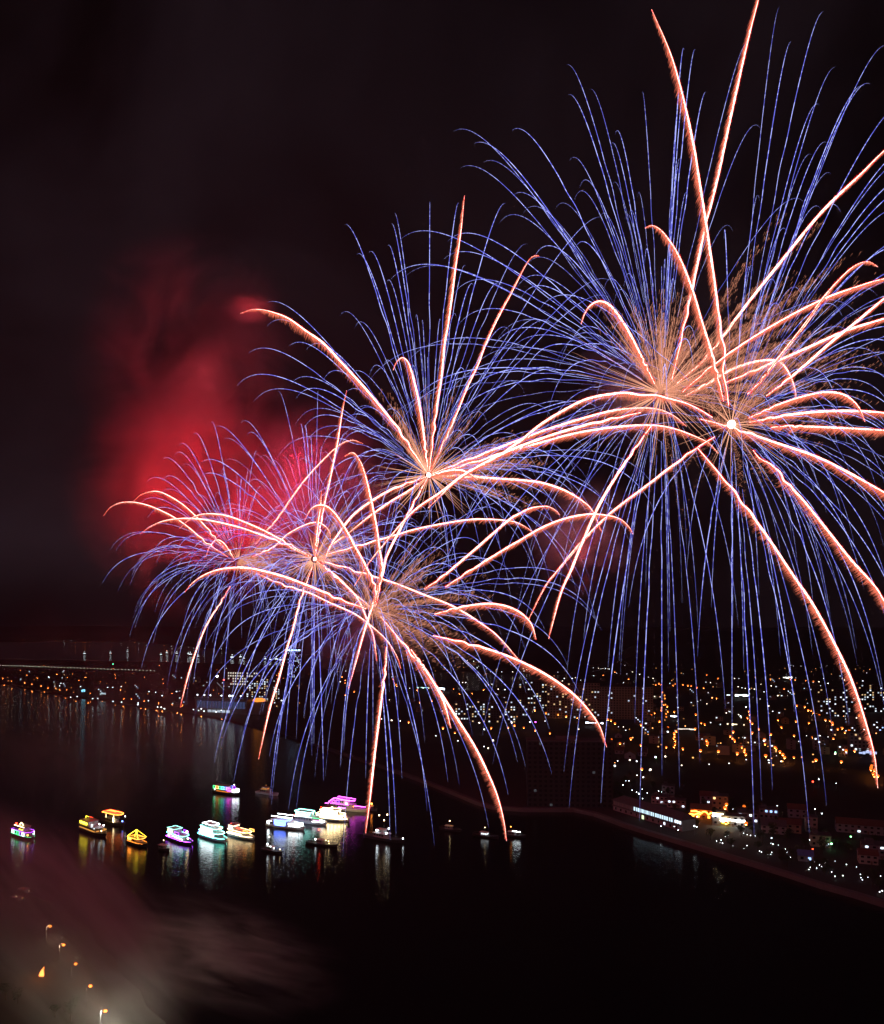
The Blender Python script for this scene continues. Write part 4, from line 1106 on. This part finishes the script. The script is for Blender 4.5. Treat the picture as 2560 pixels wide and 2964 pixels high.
def house(name, w, d, h, wall, roofmat, gable, nfl, nwin, lit, loc=(0, 0, 0), rz=0):
    """w x d house, h to the eaves, windows on the front (towards -y) and one side"""
    e = empty(name, loc, rz)
    m = MB(); m.box(-w / 2, w / 2, -d / 2, d / 2, 0, h)
    if gable:
        m.add([(-w / 2, -d / 2, h), (-w / 2, d / 2, h), (-w / 2, 0, h + d * .30)], [(0, 2, 1)])
        m.add([(w / 2, -d / 2, h), (w / 2, d / 2, h), (w / 2, 0, h + d * .30)], [(0, 1, 2)])
    m.build('wall', wall, e)
    r = MB()
    if gable:
        o = .5
        z, zt = h - .15, h + d * .30 + .12
        v = [(-w / 2 - o, -d / 2 - o, z), (w / 2 + o, -d / 2 - o, z), (w / 2 + o, 0, zt), (-w / 2 - o, 0, zt), (-w / 2 - o, d / 2 + o, z), (w / 2 + o, d / 2 + o, z)]
        v2 = [(a, b, c + .22) for a, b, c in v]
        r.add(v + v2, [(6, 7, 8, 9), (9, 8, 11, 10), (0, 3, 2, 1), (3, 4, 5, 2), (0, 1, 7, 6), (4, 10, 11, 5), (0, 6, 9, 3), (3, 9, 10, 4), (1, 2, 8, 7), (2, 5, 11, 8)])
    else:
        r.box(-w / 2 - .3, w / 2 + .3, -d / 2 - .3, d / 2 + .3, h + .01, h + .35)
        r.box(-w / 2 + w * .12, -w / 2 + w * .4, -d * .1, d * .3, h + .36, h + 2.4)
    r.build('roof', roofmat, e)
    k = 0
    fh = h / nfl
    for j in range(nfl):
        for i in range(nwin):
            x = -w / 2 + w * (i + .5) / nwin
            ww = min(1.8, w / nwin * .5)
            z = fh * j + fh * .35
            g = MB(); g.box(x - ww / 2, x + ww / 2, -d / 2 - .06, -d / 2 + .05, z, z + fh * .42)
            g.build('window', lit.get((j, i), GLASSD), e)
    for j in range(nfl):
        g = MB(); z = fh * j + fh * .35
        g.box(-w / 2 - .06, -w / 2 + .05, -1, 1, z, z + fh * .42)
        g.build('window', lit.get((j, 'side'), GLASSD), e)
    g = MB(); g.box(w * .1, w * .1 + 1.1, -d / 2 - .09, -d / 2 - .01, 0, 2.2)
    g.build('door', DECK, e)
    return e

PROTO = [
    house('house', 11, 9, 6.5, WALL_A, ROOF_G, False, 2, 3, {(1, 0): WINW}),
    house('house', 9, 10, 4.0, WALL_B, ROOF_T, True, 1, 2, {}),
    house('house', 8, 12, 9.5, WALL_A, ROOF_G, False, 3, 2, {(0, 1): WINY, (2, 0): WINW}),
    house('house', 14, 9, 6.8, WALL_C, ROOF_T, True, 2, 4, {(0, 2): WINW}),
    house('house', 10, 10, 12.5, WALL_B, ROOF_G, False, 4, 3, {(1, 2): WINB, (3, 0): WINW, (2, 1): WINW}),
]
HL = ['flat roofed two storey cream house with one lit window in the dark town', 'low grey house under a tiled gable roof in the dark town',
      'narrow three storey cream house with two lit windows in the dark town', 'wide ochre house with tiled gable roof in the dark town', 'four storey grey house with a few lit windows in the dark town']
HG = ['flat roofed cream houses of the town', 'low grey houses of the town', 'narrow three storey houses of the town', 'wide ochre houses of the town', 'four storey grey houses of the town']
usedp = [False] * 5
hr = random.Random(21)
taken = []
def put_house(k, x, y, rz, s=1.0, lab=None, grp=None):
    o = PROTO[k] if not usedp[k] else copy_tree(PROTO[k])
    usedp[k] = True
    p = ground(x, y, 2)
    o.location = (p.x, p.y, 2.0)
    o.rotation_euler = (0, 0, rz)
    o.scale = (s, s, s)
    tag(o, lab or HL[k], 'house', grp or HG[k])
    return o
def free(p, dmin):
    for q in taken:
        if (q[0] - p.x) ** 2 + (q[1] - p.y) ** 2 < dmin * dmin: return False
    taken.append((p.x, p.y))
    return True
cnt = 0
ROAD = -.32
while cnt < 120:
    x = hr.uniform(1180, 2600)
    y = 1962 + (hr.random() ** 1.0) * 260
    if x < 1790 and y > 2085: continue
    if y > 2195 and x > 1830: continue
    if x < 1560 and y < 2010: continue
    p = ground(x, y, 2)
    if not free(p, 17): continue
    put_house(hr.choices(range(5), (4, 4, 3, 3, 2))[0], x, y, ROAD + hr.choice((0, 1.57, -1.57, 0)) + hr.uniform(-.1, .1), hr.uniform(.85, 1.25))
    cnt += 1
cnt = 0
while cnt < 34:
    x = hr.uniform(-60, 830)
    y = hr.uniform(1945, 2050)
    lim = np.interp(x, [c[0] for c in COAST[:11]], [c[1] for c in COAST[:11]]) - 8
    if y > lim: continue
    p = ground(x, y, 2)
    if not free(p, 22): continue
    put_house(hr.choices(range(5), (4, 3, 3, 2, 3))[0], x, y, hr.uniform(-.6, .3), hr.uniform(.9, 1.3),
              None, None)
    cnt += 1

# houses near the sea wall, each in its own place
def lw(a, m): return {k: m for k in a}
NEAR = [
    ('white house with lit upper windows behind the long lit hall', 525, 285, 15, 10, 6.5, WALL_A, ROOF_G, 0, 2, 4, lw([(1, 0), (1, 1), (0, 3)], WINW)),
    ('cream house with a square flat roof behind the hall, several windows lit', 425, 262, 14, 10, 6.5, WALL_A, ROOF_G, 0, 2, 4, lw([(1, 1), (0, 2)], WINW)),
    ('small grey block house standing behind the other near houses', 475, 205, 11, 9, 8, WALL_B, ROOF_G, 0, 2, 3, {}),
    ('tall plain ochre house behind the orange lit house', 790, 300, 13, 12, 12, WALL_C, ROOF_G, 0, 3, 3, lw([(2, 0)], WINY)),
    ('dim flat house left of the tall ochre house', 720, 262, 14, 10, 7, WALL_B, ROOF_T, 1, 2, 3, lw([(0, 1)], WINW)),
    ('grey house with white lit windows right of the bright shop front', 960, 375, 15, 11, 8, WALL_B, ROOF_G, 0, 2, 4, lw([(1, 0), (1, 2), (0, 3)], WINW)),
    ('house with a blue lit balcony in the middle of the near houses', 1085, 352, 14, 10, 8, WALL_B, ROOF_G, 0, 2, 4, lw([(1, 1), (1, 2), (1, 3)], WINB)),
    ('gabled pale house with grey roof facing the sea wall', 1115, 440, 17, 11, 6.0, WALL_B, ROOF_G, 1, 2, 4, {}),
    ('long low ochre house right of the gabled pale house', 1215, 435, 15, 10, 6.5, WALL_C, ROOF_T, 1, 2, 3, {}),
    ('tall narrow cream house with no lit windows', 1345, 430, 8, 9, 11, WALL_A, ROOF_G, 0, 3, 2, {}),
    ('grey house with a lit doorway among trees near the red light', 1400, 520, 13, 10, 8, WALL_A, ROOF_G, 0, 2, 3, lw([(0, 2)], WINW)),
    ('dark house far back under the white park lamps', 1260, 345, 14, 10, 7, WALL_B, ROOF_T, 1, 2, 3, {}),
    ('long dim building with a grey roof at the back right', 1650, 440, 34, 11, 6.5, WALL_B, ROOF_T, 1, 2, 8, lw([(0, 3)], WINW)),
    ('grey house at the right edge with blue white windows', 1745, 590, 18, 12, 9, WALL_B, ROOF_G, 0, 3, 4, lw([(2, 0), (2, 2), (1, 3)], WINW)),
    ('small house left of the right edge house, dim windows', 1690, 625, 11, 9, 6, WALL_A, ROOF_T, 1, 2, 3, {}),
    ('shed with a pale blue lit tarpaulin roof between the low white lights', 1310, 610, 9, 8, 4, WALL_B, solid('blue_sheet', (.12, .2, .5)), 1, 1, 2, lw([(0, 1)], WINB)),
]
for lab, u, v, w_, d_, h_, wm, rm, gb, nf, nw_, lit in NEAR:
    x, y = zm(1710, 2200, .4749, [(u, v)])[0]
    p = ground(x, y, 2)
    o = house('house', w_, d_, h_, wm, rm, gb, nf, nw_, lit, (p.x, p.y, 2.0), -.36)
    tag(o, lab, 'house', 'houses near the right sea wall')

# orange lit house
p = ground(2030, 2368, 2)
o = house('house', 16, 10, 8, solid('orange_plaster', (.5, .25, .09)), ROOF_T, True, 2, 4, {(0, 0): emit('window_orange', (1, .36, .04), 6), (0, 1): emit('window_orange', (1, .36, .04), 6), (0, 3): emit('window_orange', (1, .36, .04), 6)}, (p.x, p.y, 2.0), -.34)
tag(o, 'house glowing bright orange with strings of orange light on its front', 'house', 'houses near the right sea wall')
for pts in ([(-9, -5.6, 4.2), (-5, -5.6, 3.6), (-2, -5.6, 4.8), (0, -5.6, 4.0)], [(1, -5.6, 6.3), (3, -5.6, 6.7), (5, -5.6, 5.6), (5.5, -5.6, 4.0), (7.8, -5.6, 6.4)], [(-7.5, -5.6, 6.2), (-4, -5.6, 6.6), (1, -5.6, 5.2)]):
    string(o, pts, 'orange', 1.5, .3)
# shop front with bright strips
p = ground(2110, 2388, 2)
o = house('shop_house', 24, 9, 8, WALL_A, ROOF_G, False, 2, 5, {}, (p.x, p.y, 2.0), -.34)
tag(o, 'shop house with tiers of glaring cream and white strip lights right of the orange house', 'house', 'houses near the right sea wall')
for (a, b, z, c, k, t) in ((-12, -4, 9.2, 'warm', 1.4, .35), (-12, -6, 7.4, 'white', 1.3, .35), (-6, 1, 5.5, 'warm', 2, .55), (1, 5, 5.0, 'white', 1.2, .3), (5.5, 11.5, 4.8, 'white', 1.5, .6), (-5, 0, 2.6, 'yellow', 1.3, .4), (-6, -1, 3.9, 'white', 1.4, .4)):
    string(o, [(a, -4.95, z), (b, -4.95, z)], c, k, t, 'strip_light')

# long hall with lit verandah
def hall():
    A, B = ground(1776, 2345, 2), ground(1976, 2408, 2)
    t = (B - A); t.z = 0
    L = t.length
    e = tag(empty('waterfront_hall', (A.x, A.y, 2.0), math.atan2(t.y, t.x)), 'long two storey hall by the water with a lit upper verandah and dark hipped roof', 'hall')
    W, h = 14, 8.5
    m = MB(); m.box(0, L, 0, W, 0, h); m.build('wall', WALL_B, e)
    r = MB()
    v = [(-1, -1.6, h + .02), (L + 1, -1.6, h + .02), (L + 1, W + 1, h + .02), (-1, W + 1, h + .02), (5, W / 2, h + 4), (L - 5, W / 2, h + 4)]
    r.add(v, [(0, 1, 5, 4), (1, 2, 5), (2, 3, 4, 5), (3, 0, 4), (3, 2, 1, 0)])
    r.build('roof', ROOF_G, e)
    b = MB(); b.box(0, L, -1.3, -.02, 4.0, 4.3); b.box(0, L, -1.3, -1.2, 4.3, 5.2); b.build('balcony', CONC, e)
    for k in range(15):
        x = L * (k + .5) / 15
        c = MB(); c.box(x - .16, x + .16, -1.19, -.9, 4.31, h); c.build('column', WALL_A, e)
    n = 18
    for k in range(n):
        x = L * (.32 + .56 * k / n)
        g = MB(); g.box(x, x + L * .56 / n * .72, -.07, .05, 5.0, 7.9)
        g.build('window', emit('hall_window', (.62, .86, 1), 1.4 if k > 3 else 1.4), e)
    for k in range(3):
        x = L * (.90 + .03 * k)
        g = MB(); g.box(x, x + 1.7, -.07, .05, 5.2, 7.4); g.build('window', WINW, e)
    for k in range(12):
        x = L * (.03 + .08 * k)
        g = MB(); g.box(x, x + 1.6, -.07, .05, 1.0, 3.0); g.build('window', WINW if k == 9 else GLASSD, e)
    g = MB(); g.box(L * .44, L * .47, -.08, -.01, 0.2, 3.2); g.build('door', emit('door_glow', (.75, 1, .55), 1.6), e)
hall()

def block(label, px, py, w, d, h, rz, mat, nf, nw, litp, mats, roof=CONC_D, seed=1, name='apartment_block', cat='building', group=None, ws=.5, hs=.5):
    """slab block; each floor's windows lit at random"""
    p = ground(px, py, 2)
    e = tag(empty(name, (p.x, p.y, 2.0), rz), label, cat, group)
    r = random.Random(seed)
    m = MB(); m.box(-w / 2, w / 2, 0, d, 0, h); m.build('wall', mat, e)
    t = MB(); t.box(-w / 2 - .4, w / 2 + .4, -.4, d + .4, h + .02, h + .9); t.box(-w * .15, w * .12, d * .3, d * .7, h + .91, h + 4); t.build('roof', roof, e)
    fh = h / nf
    budget = 95
    cells = [(j, i) for j in range(nf) for i in range(nw)]
    lit = [c for c in cells if r.random() < litp]
    r.shuffle(lit)
    lit = set(lit[:60])
    rest = MB(); has = 0
    for j, i in cells:
        x = -w / 2 + w * (i + .5) / nw
        ww, z = w / nw * ws / 2, fh * j + fh * .28
        if (j, i) in lit:
            g = MB(); g.box(x - ww, x + ww, -.10, .05, z, z + fh * hs)
            g.build('lit_window', r.choice(mats), e)
        else:
            rest.box(x - ww, x + ww, -.07, .04, z, z + fh * hs); has = 1
    if has: tag(rest.build('dark_windows', GLASSD, e), kind='stuff')
    # ledges between floors
    b = MB()
    for j in range(1, nf): b.box(-w / 2 - .05, w / 2 + .05, -.35, -.11, fh * j - .15, fh * j + .05)
    b.build('floor_ledges', mat, e)
    return e

WL = [emit('win_dim_white', (.72, .86, 1), .9), emit('win_mid_white', (.8, .92, 1), 1.8), emit('win_dim_warm', (1, .66, .32), .9)]
WT = [emit('tower_blue', (.32, .45, 1), 1.5), emit('tower_white', (.65, .80, 1), 1.3), emit('tower_violet', (.45, .38, 1), 1.1)]
tw = block('slim dark tower with columns of blue white windows and a bright blue top', 852, 1962, 40, 26, 80, -.2, CONC_D, 18, 9, .42, WT, seed=4, name='tower_block', cat='tower', ws=.45, hs=.7)
m = MB()
for k in range(4): m.box(-19 + 10 * k, -12 + 10 * k, -.8, -.5, 76, 79.4)
m.build('roof_sign', emit('tower_top', (.40, .68, 1), 5), tw)
block('dark unfinished slab block in front of the town, almost no lights', 1650, 2338, 72, 18, 56, -.06, solid('bare_concrete', (.035, .034, .034), .9, .3, .2), 14, 16, .012, [emit('faint_win', (.8, .9, 1), .05)], seed=9)
block('slab block with scattered white windows left of the dark unfinished block', 1405, 2092, 95, 18, 34, -.1, CONC_D, 9, 22, .25, WL, seed=11)
block('broad low block with dim blue white windows below the low burst', 1425, 2072, 130, 16, 18, -.08, WALL_B, 4, 26, .20, WL[:1] + WT[1:2], seed=12)
block('pale apartment slab washed orange by street lamps, left of the pair', 1660, 2080, 85, 20, 58, -.12, WALL_A, 14, 18, .16, WL[:1] + WL[2:], seed=13)
block('pale wide apartment slab with dim windows, right of the orange washed one', 1800, 2082, 100, 20, 52, -.12, WALL_A, 13, 22, .08, WL[:1], seed=14)
block('brown apartment slab behind the pale pair', 1560, 2058, 70, 20, 52, -.12, CONC_D, 13, 14, .30, WL, seed=15)
block('distant tower of small white lights behind the right hand town', 2540, 2062, 60, 20, 48, -.2, CONC_D, 12, 14, .30, WL, seed=16)
block('far dark tower near the right edge with a grid of tiny windows', 2275 + 140, 2075, 60, 20, 46, -.2, CONC_D, 12, 14, .25, WL, seed=17)
block('white hotel slab with bright rows of windows behind the left shore', 706, 1985, 90, 20, 34, -.25, WALL_A, 5, 14, .7, [emit('hotel_win', (1, .93, .80), 1.0)], seed=18, name='hotel')
block('dark twin towers block left of the comet, dotted with white windows', 745, 2032, 50, 20, 46, -.3, CONC_D, 11, 9, .45, WL, seed=19)
block('second dark tower behind the left shore hotel, dotted with white windows', 787, 2030, 36, 20, 42, -.3, CONC_D, 10, 7, .4, WL, seed=20)
block('narrow building with a bright white vertical sign at the right edge', 2490, 2175, 22, 14, 22, -.3, WALL_B, 5, 5, .2, WL, seed=22)
sg = ground(2497, 2171, 2)
sb = MB(); sb.box(-5.2, 5.2, -.5, .5, 9, 22); sb.tube([(0, 0, 0), (0, 0, 9)], .35, 6, 0)
so = sb.build('sign_board', emit('sign_white', (1, .86, .55), 3))
so.location = (sg.x, sg.y - 4, 2); so.rotation_euler = (0, 0, -.3)
tag(so, 'tall glowing cream sign board at the right edge of the town', 'sign')

# hotel complex on the left shore, white floodlit
def complex_():
    p = ground(655, 2066, 2)
    e = tag(empty('waterfront_building', (p.x, p.y, 2), -.30), 'large floodlit waterfront building with white lamps along its roof and blue glass front', 'building')
    m = MB(); m.box(-62, 40, 0, 34, 0, 24); m.build('wall', WALL_B, e)
    m = MB(); m.box(-64, 42, -1.5, 35, 24.02, 25.6); m.build('roof', ROOF_G, e)
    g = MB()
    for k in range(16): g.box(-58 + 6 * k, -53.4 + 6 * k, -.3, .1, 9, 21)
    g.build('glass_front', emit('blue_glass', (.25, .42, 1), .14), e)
    for k, x in enumerate((-56, -42, -30, -8, 8, 14, 30)):
        c = MB(); c.tube([(x, -2, 25.6), (x, -2, 30)], .2, 5, 0); c.ball((x, -2, 31), 1.7 if k in (4, 5) else 1.2, 1, 8, 5)
        c.build('floodlight', [METAL, emit('stadium_white', (.80, .92, 1), 6)], e)
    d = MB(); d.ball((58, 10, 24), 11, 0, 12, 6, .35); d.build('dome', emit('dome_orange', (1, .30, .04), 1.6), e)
    d = MB(); d.box(46, 72, 2, 20, 0, 22); d.build('annex', WALL_A, e)
    d = MB()
    for k in range(5): d.box(-30 + 9 * k, -23 + 9 * k, -10, -9.4, 3, 7)
    d.build('lit_front', emit('front_white', (.7, .85, 1), .9), e)
    c = MB(); c.tube([(-26, 12, 25.6), (-26, 12, 62)], [.7, .35], 6, 0); c.ball((-26, 12, 63), 1.8, 1, 8, 5); c.build('mast', [METAL, emit('mast_white', (1, .95, .9), 14)], e)
    c = MB(); c.tube([(-26, 12, 52), (-8, 6, 40)], .8, 4); c.build('crane_arm', emit('crane_dim', (.7, .75, .85), .22), e)
complex_()

# glowing strips and signs in the town
def strip_sign(label, px, py, w, h, col, s, z=6, name='lit_canopy', cat='canopy', group='lit canopies of the town'):
    p = ground(px, py, z)
    w *= .72
    e = tag(empty(name, (p.x, p.y, 2), -.25), label, cat, group)
    m = MB(); m.box(-w / 2, w / 2, -2, 3, z - 2 + h, z - 2 + h + .5); m.build('canopy_roof', ROOF_G, e)
    for x in (-w / 2 + .4, w / 2 - .4):
        c = MB(); c.tube([(x, -1.4, 0), (x, -1.4, z - 2 + h)], .18, 5); c.build('post', METAL, e)
    r = random.Random(px * 7)
    m = MB(); x = -w / 2
    while x < w / 2:
        b = min(w / 2, x + r.uniform(.06, .22) * w)
        if r.random() < .8: m.box(x, b - .3, -2.3, -2.02, z - 2 + h * r.uniform(0, .45), z - 2 + h * r.uniform(.6, 1))
        x = b
    m.build('light_panel', emit('panel_%s_%d' % (label[:14], s * 10), col, s), e)
strip_sign('bright white lit canopy crossed by the red comet below the low burst', 1275, 1997, 30, 5, (.75, .88, 1), 9)
strip_sign('long cyan white lit canopy left of the bright white one', 1225, 1992, 40, 2.5, (.45, 1, .9), 1.6)
strip_sign('wide bluish white lit canopy right of the comet tip in the town', 1728, 2095, 46, 2.6, (.75, .85, 1), 5)
strip_sign('bright white lit station roof in the middle of the right hand town', 2136, 2016, 60, 5, (.8, .95, 1), 3.5)
strip_sign('cream lit canopy with white end in the right hand town', 2130, 2100, 34, 3.2, (1, .85, .5), 3)
strip_sign('pale long canopy below the brightest orange tower', 1985, 2112, 40, 2.2, (1, .9, .75), 1.6)
strip_sign('white lit canopy beneath the brightest orange tower', 1945, 2076, 24, 3, (.8, .92, 1), 4)
strip_sign('yellow white lit canopy on the far inlet shore', 1602, 1991, 26, 9, (1, .90, .62), 7)
strip_sign('small white canopy with blue panel at far right', 2512, 2186, 26, 6, (.5, .6, 1), 1.2)
strip_sign('long white roof light at the far right skyline', 2280, 1966, 34, 8, (1, .97, .85), 2.5)
strip_sign('white lit canopy at the shore road corner far left', 300, 2012, 20, 6, (.7, .95, 1), 1.2)
strip_sign('cyan lit canopy on the left shore', 244, 2004, 16, 7, (.25, .75, 1), 2.2)
# orange lit tower with lamps all the way up
p = ground(1920, 2078, 2)
e = tag(empty('lattice_tower', (p.x, p.y, 2)), 'steel tower blazing with orange lamps in the town centre', 'tower')
m = MB()
for sx, sy in ((-1, -1), (1, -1), (1, 1), (-1, 1)): m.tube([(4 * sx, 4 * sy, 0), (1.2 * sx, 1.2 * sy, 44)], .35, 5)
for k in range(7):
    z = 6 * k; q = 4 - 2.8 * z / 44
    m.tube([(-q, -q, z), (q, -q, z + 6), (q, q, z), (-q, q, z + 6), (-q, -q, z)], .16, 4)
m.build('frame', METAL, e)
for k in range(9):
    z = 2 + 5 * k; q = 4.4 - 2.8 * z / 44
    b = MB(); b.ball((random.choice((-1, 1)) * q, -q, z), 1.2, 0, 8, 5); b.build('lamp', emit('tower_lamp', (1, .24, .03), 3), e)

# ------------------------------------------------------------------ trees
def make_tree(seed, h, rad):
    r = random.Random(seed)
    e = empty('tree', (0, 0, 0))
    t = MB()
    t.tube([(0, 0, 0), (.1, .05, h * .3), (.25, -.1, h * .62)], [.28, .2, .09], 6)
    for k in range(5):
        a = k * 1.26 + r.uniform(-.3, .3)
        t.tube([(.1, 0, h * .34), (rad * .5 * math.cos(a), rad * .5 * math.sin(a), h * r.uniform(.5, .75))], [.12, .03], 5)
    t.build('trunk', BARK, e)
    c = MB()
    cl = [(rad * .6 * r.uniform(.2, 1) * math.cos(a), rad * .6 * r.uniform(.2, 1) * math.sin(a), h * r.uniform(.5, .92), rad * r.uniform(.3, .5)) for a in [r.uniform(0, 6.28) for _ in range(11)]]
    for x, y, z, q in cl:
        for _ in range(34):
            d = Vector((r.gauss(0, 1), r.gauss(0, 1), r.gauss(0, .75))).normalized() * q * r.uniform(.5, 1.05)
            p = Vector((x, y, z)) + d
            u = Vector((r.gauss(0, 1), r.gauss(0, 1), r.gauss(0, 1))).normalized()
            w_ = u.cross(Vector((r.gauss(0, 1), r.gauss(0, 1), r.gauss(0, 1)))).normalized()
            s = r.uniform(.22, .5)
            c.add([p - u * s, p + w_ * s * .5, p + u * s, p - w_ * s * .5], [(0, 1, 2, 3)])
    c.build('crown', LEAF, e)
    return e
TP = [make_tree(1, 8, 3.2), make_tree(2, 6.5, 3.0), make_tree(3, 10, 3.6)]
tr = random.Random(5)
used = [0, 0, 0]
TL = ['round dark tree between the sea wall and the houses', 'small bushy dark tree between the sea wall and the houses', 'tall dark tree between the sea wall and the houses']
TG = ['round trees near the sea wall', 'small bushy trees near the sea wall', 'tall trees near the sea wall']
spots = []
while len(spots) < 84:
    u, v = tr.uniform(120, 1790), tr.uniform(60, 800)
    sea = np.interp(u, [0, 200, 600, 1000, 1400, 1790], [330, 390, 510, 630, 755, 870])
    if v > sea - 26 or v < sea - 330: continue
    if 200 < u < 620 and v > sea - 130: continue
    spots.append((u, v))
for u, v in spots:
    k = tr.randrange(3)
    o = TP[k] if not used[k] else copy_tree(TP[k])
    used[k] = 1
    x, y = zm(1710, 2200, .4749, [(u, v)])[0]
    p = ground(x, y, 2)
    o.location = (p.x, p.y, 2.0)
    o.rotation_euler = (0, 0, tr.uniform(0, 6.28))
    s = tr.uniform(.75, 1.2)
    o.scale = (s, s, s)
    tag(o, TL[k], 'tree', TG[k])

# ------------------------------------------------------------------ near shore road in the bottom corner
strip('shore_road', [(40, 2660), (120, 2705), (190, 2790), (262, 2900), (330, 3040)], 7, 1.9, 2.04, solid('shore_asphalt', (.03, .03, .03), .9))['kind'] = 'structure'
bpy.data.objects['shore_road'].location.z = .0
NEARL = [((145, 2680), 'orange street lamp in smoke, topmost and furthest of the five on the near shore road'), ((184, 2734), 'orange street lamp in smoke, second from the far end of the near shore road'),
         ((219, 2789), 'orange street lamp in smoke, middle one of the five on the near shore road'), ((262, 2853), 'orange street lamp in smoke, fourth along the near shore road'),
         ((305, 2925), 'orange street lamp in smoke, nearest one at the bottom of the near shore road')]
for (x, y), lab in NEARL:
    p = ground(x, y, 10)
    e = tag(empty('street_lamp', (p.x - 1.8, p.y, 2.0)), lab, 'street lamp', 'street lamps of the near shore road')
    m = MB(); m.tube([(0, 0, 0), (0, 0, 7.6), (.6, 0, 8.4), (1.8, 0, 8.5)], [.13, .09, .07, .06], 6); m.build('pole', METAL, e)
    m = MB(); m.box(1.3, 2.3, -.22, .22, 8.30, 8.48); m.build('lamp_head', METAL, e)
    m = MB(); m.ball((1.8, 0, 7.75), .68, 0, 10, 6, .75); m.build('bulb', emit('near_bulb', (1, .23, .03), 10), e)
    l = bpy.data.lights.new('lamp_light', 'POINT'); l.color = (1, .92, .72) if y > 2900 else (1, .62, .36); l.energy = 24000 if y > 2900 else 6500; l.shadow_soft_size = .4  # nearest light paler and stronger, standing in for unseen white shore lights
    lo = bpy.data.objects.new('lamp_light', l); link(lo, e); lo.location = (1.8, 0, 6.9)
# bonfire on the beach
p = ground(118, 2822, 3)
e = tag(empty('bonfire', (p.x, p.y, 2.0)), 'bonfire with a leaning orange flame left of the shore road lamps', 'bonfire')
m = MB()
for k in range(7):
    a = k * .9
    m.tube([(1.3 * math.cos(a), 1.3 * math.sin(a), .05), (-.3 * math.cos(a), -.3 * math.sin(a), 1.0)], .14, 5)
m.build('logs', BARK, e)
m = MB()
for (dx, h, r_) in ((0, 4.6, .75), (.5, 3.0, .5), (-.5, 2.4, .5), (.9, 1.8, .35)):
    m.tube([(dx, 0, .3), (dx + .1, .1, h * .3), (dx + h * .16, 0, h * .65), (dx + h * .36, 0, h)], [r_ * .7, r_, r_ * .5, .03], 7)
m.build('flame', emit('flame', (1, .26, .05), 9), e)
l = bpy.data.lights.new('fire_light', 'POINT'); l.color = (1, .25, .06); l.energy = 6000; l.shadow_soft_size = .8
lo = bpy.data.objects.new('fire_light', l); link(lo, e); lo.location = (.5, 0, 3.0)
for i, (x, y) in enumerate([(18, 2895), (52, 2905), (205, 2960), (160, 2945)]):
    o = copy_tree(TP[i % 3])
    p = ground(x, y, 2)
    o.location = (p.x, p.y, 2.0)
    s = (1.1, .9, 1.0, .8)[i]
    o.scale = (s, s, s)
    tag(o, ['dark tree in the bottom left corner, left of two', 'dark tree in the bottom left corner, right of two', 'dark tree under the nearest shore road lamp', 'dark shrubby tree left of the nearest shore road lamp'][i], 'tree', 'trees of the near shore')

# ------------------------------------------------------------------ haze over the bay
m = MB(); m.box(-7000, 7000, -50, 9800, -3, 560)
hz = bpy.data.materials.new('haze')
hz.use_nodes = True
hz.node_tree.nodes.clear()
pv = hz.node_tree.nodes.new('ShaderNodeVolumePrincipled')
pv.inputs['Color'].default_value = (.85, .80, .86, 1)
pv.inputs['Density'].default_value = 6e-5
ho = hz.node_tree.nodes.new('ShaderNodeOutputMaterial')
hz.node_tree.links.new(pv.outputs[0], ho.inputs['Volume'])
tag(m.build('haze', hz), kind='stuff')
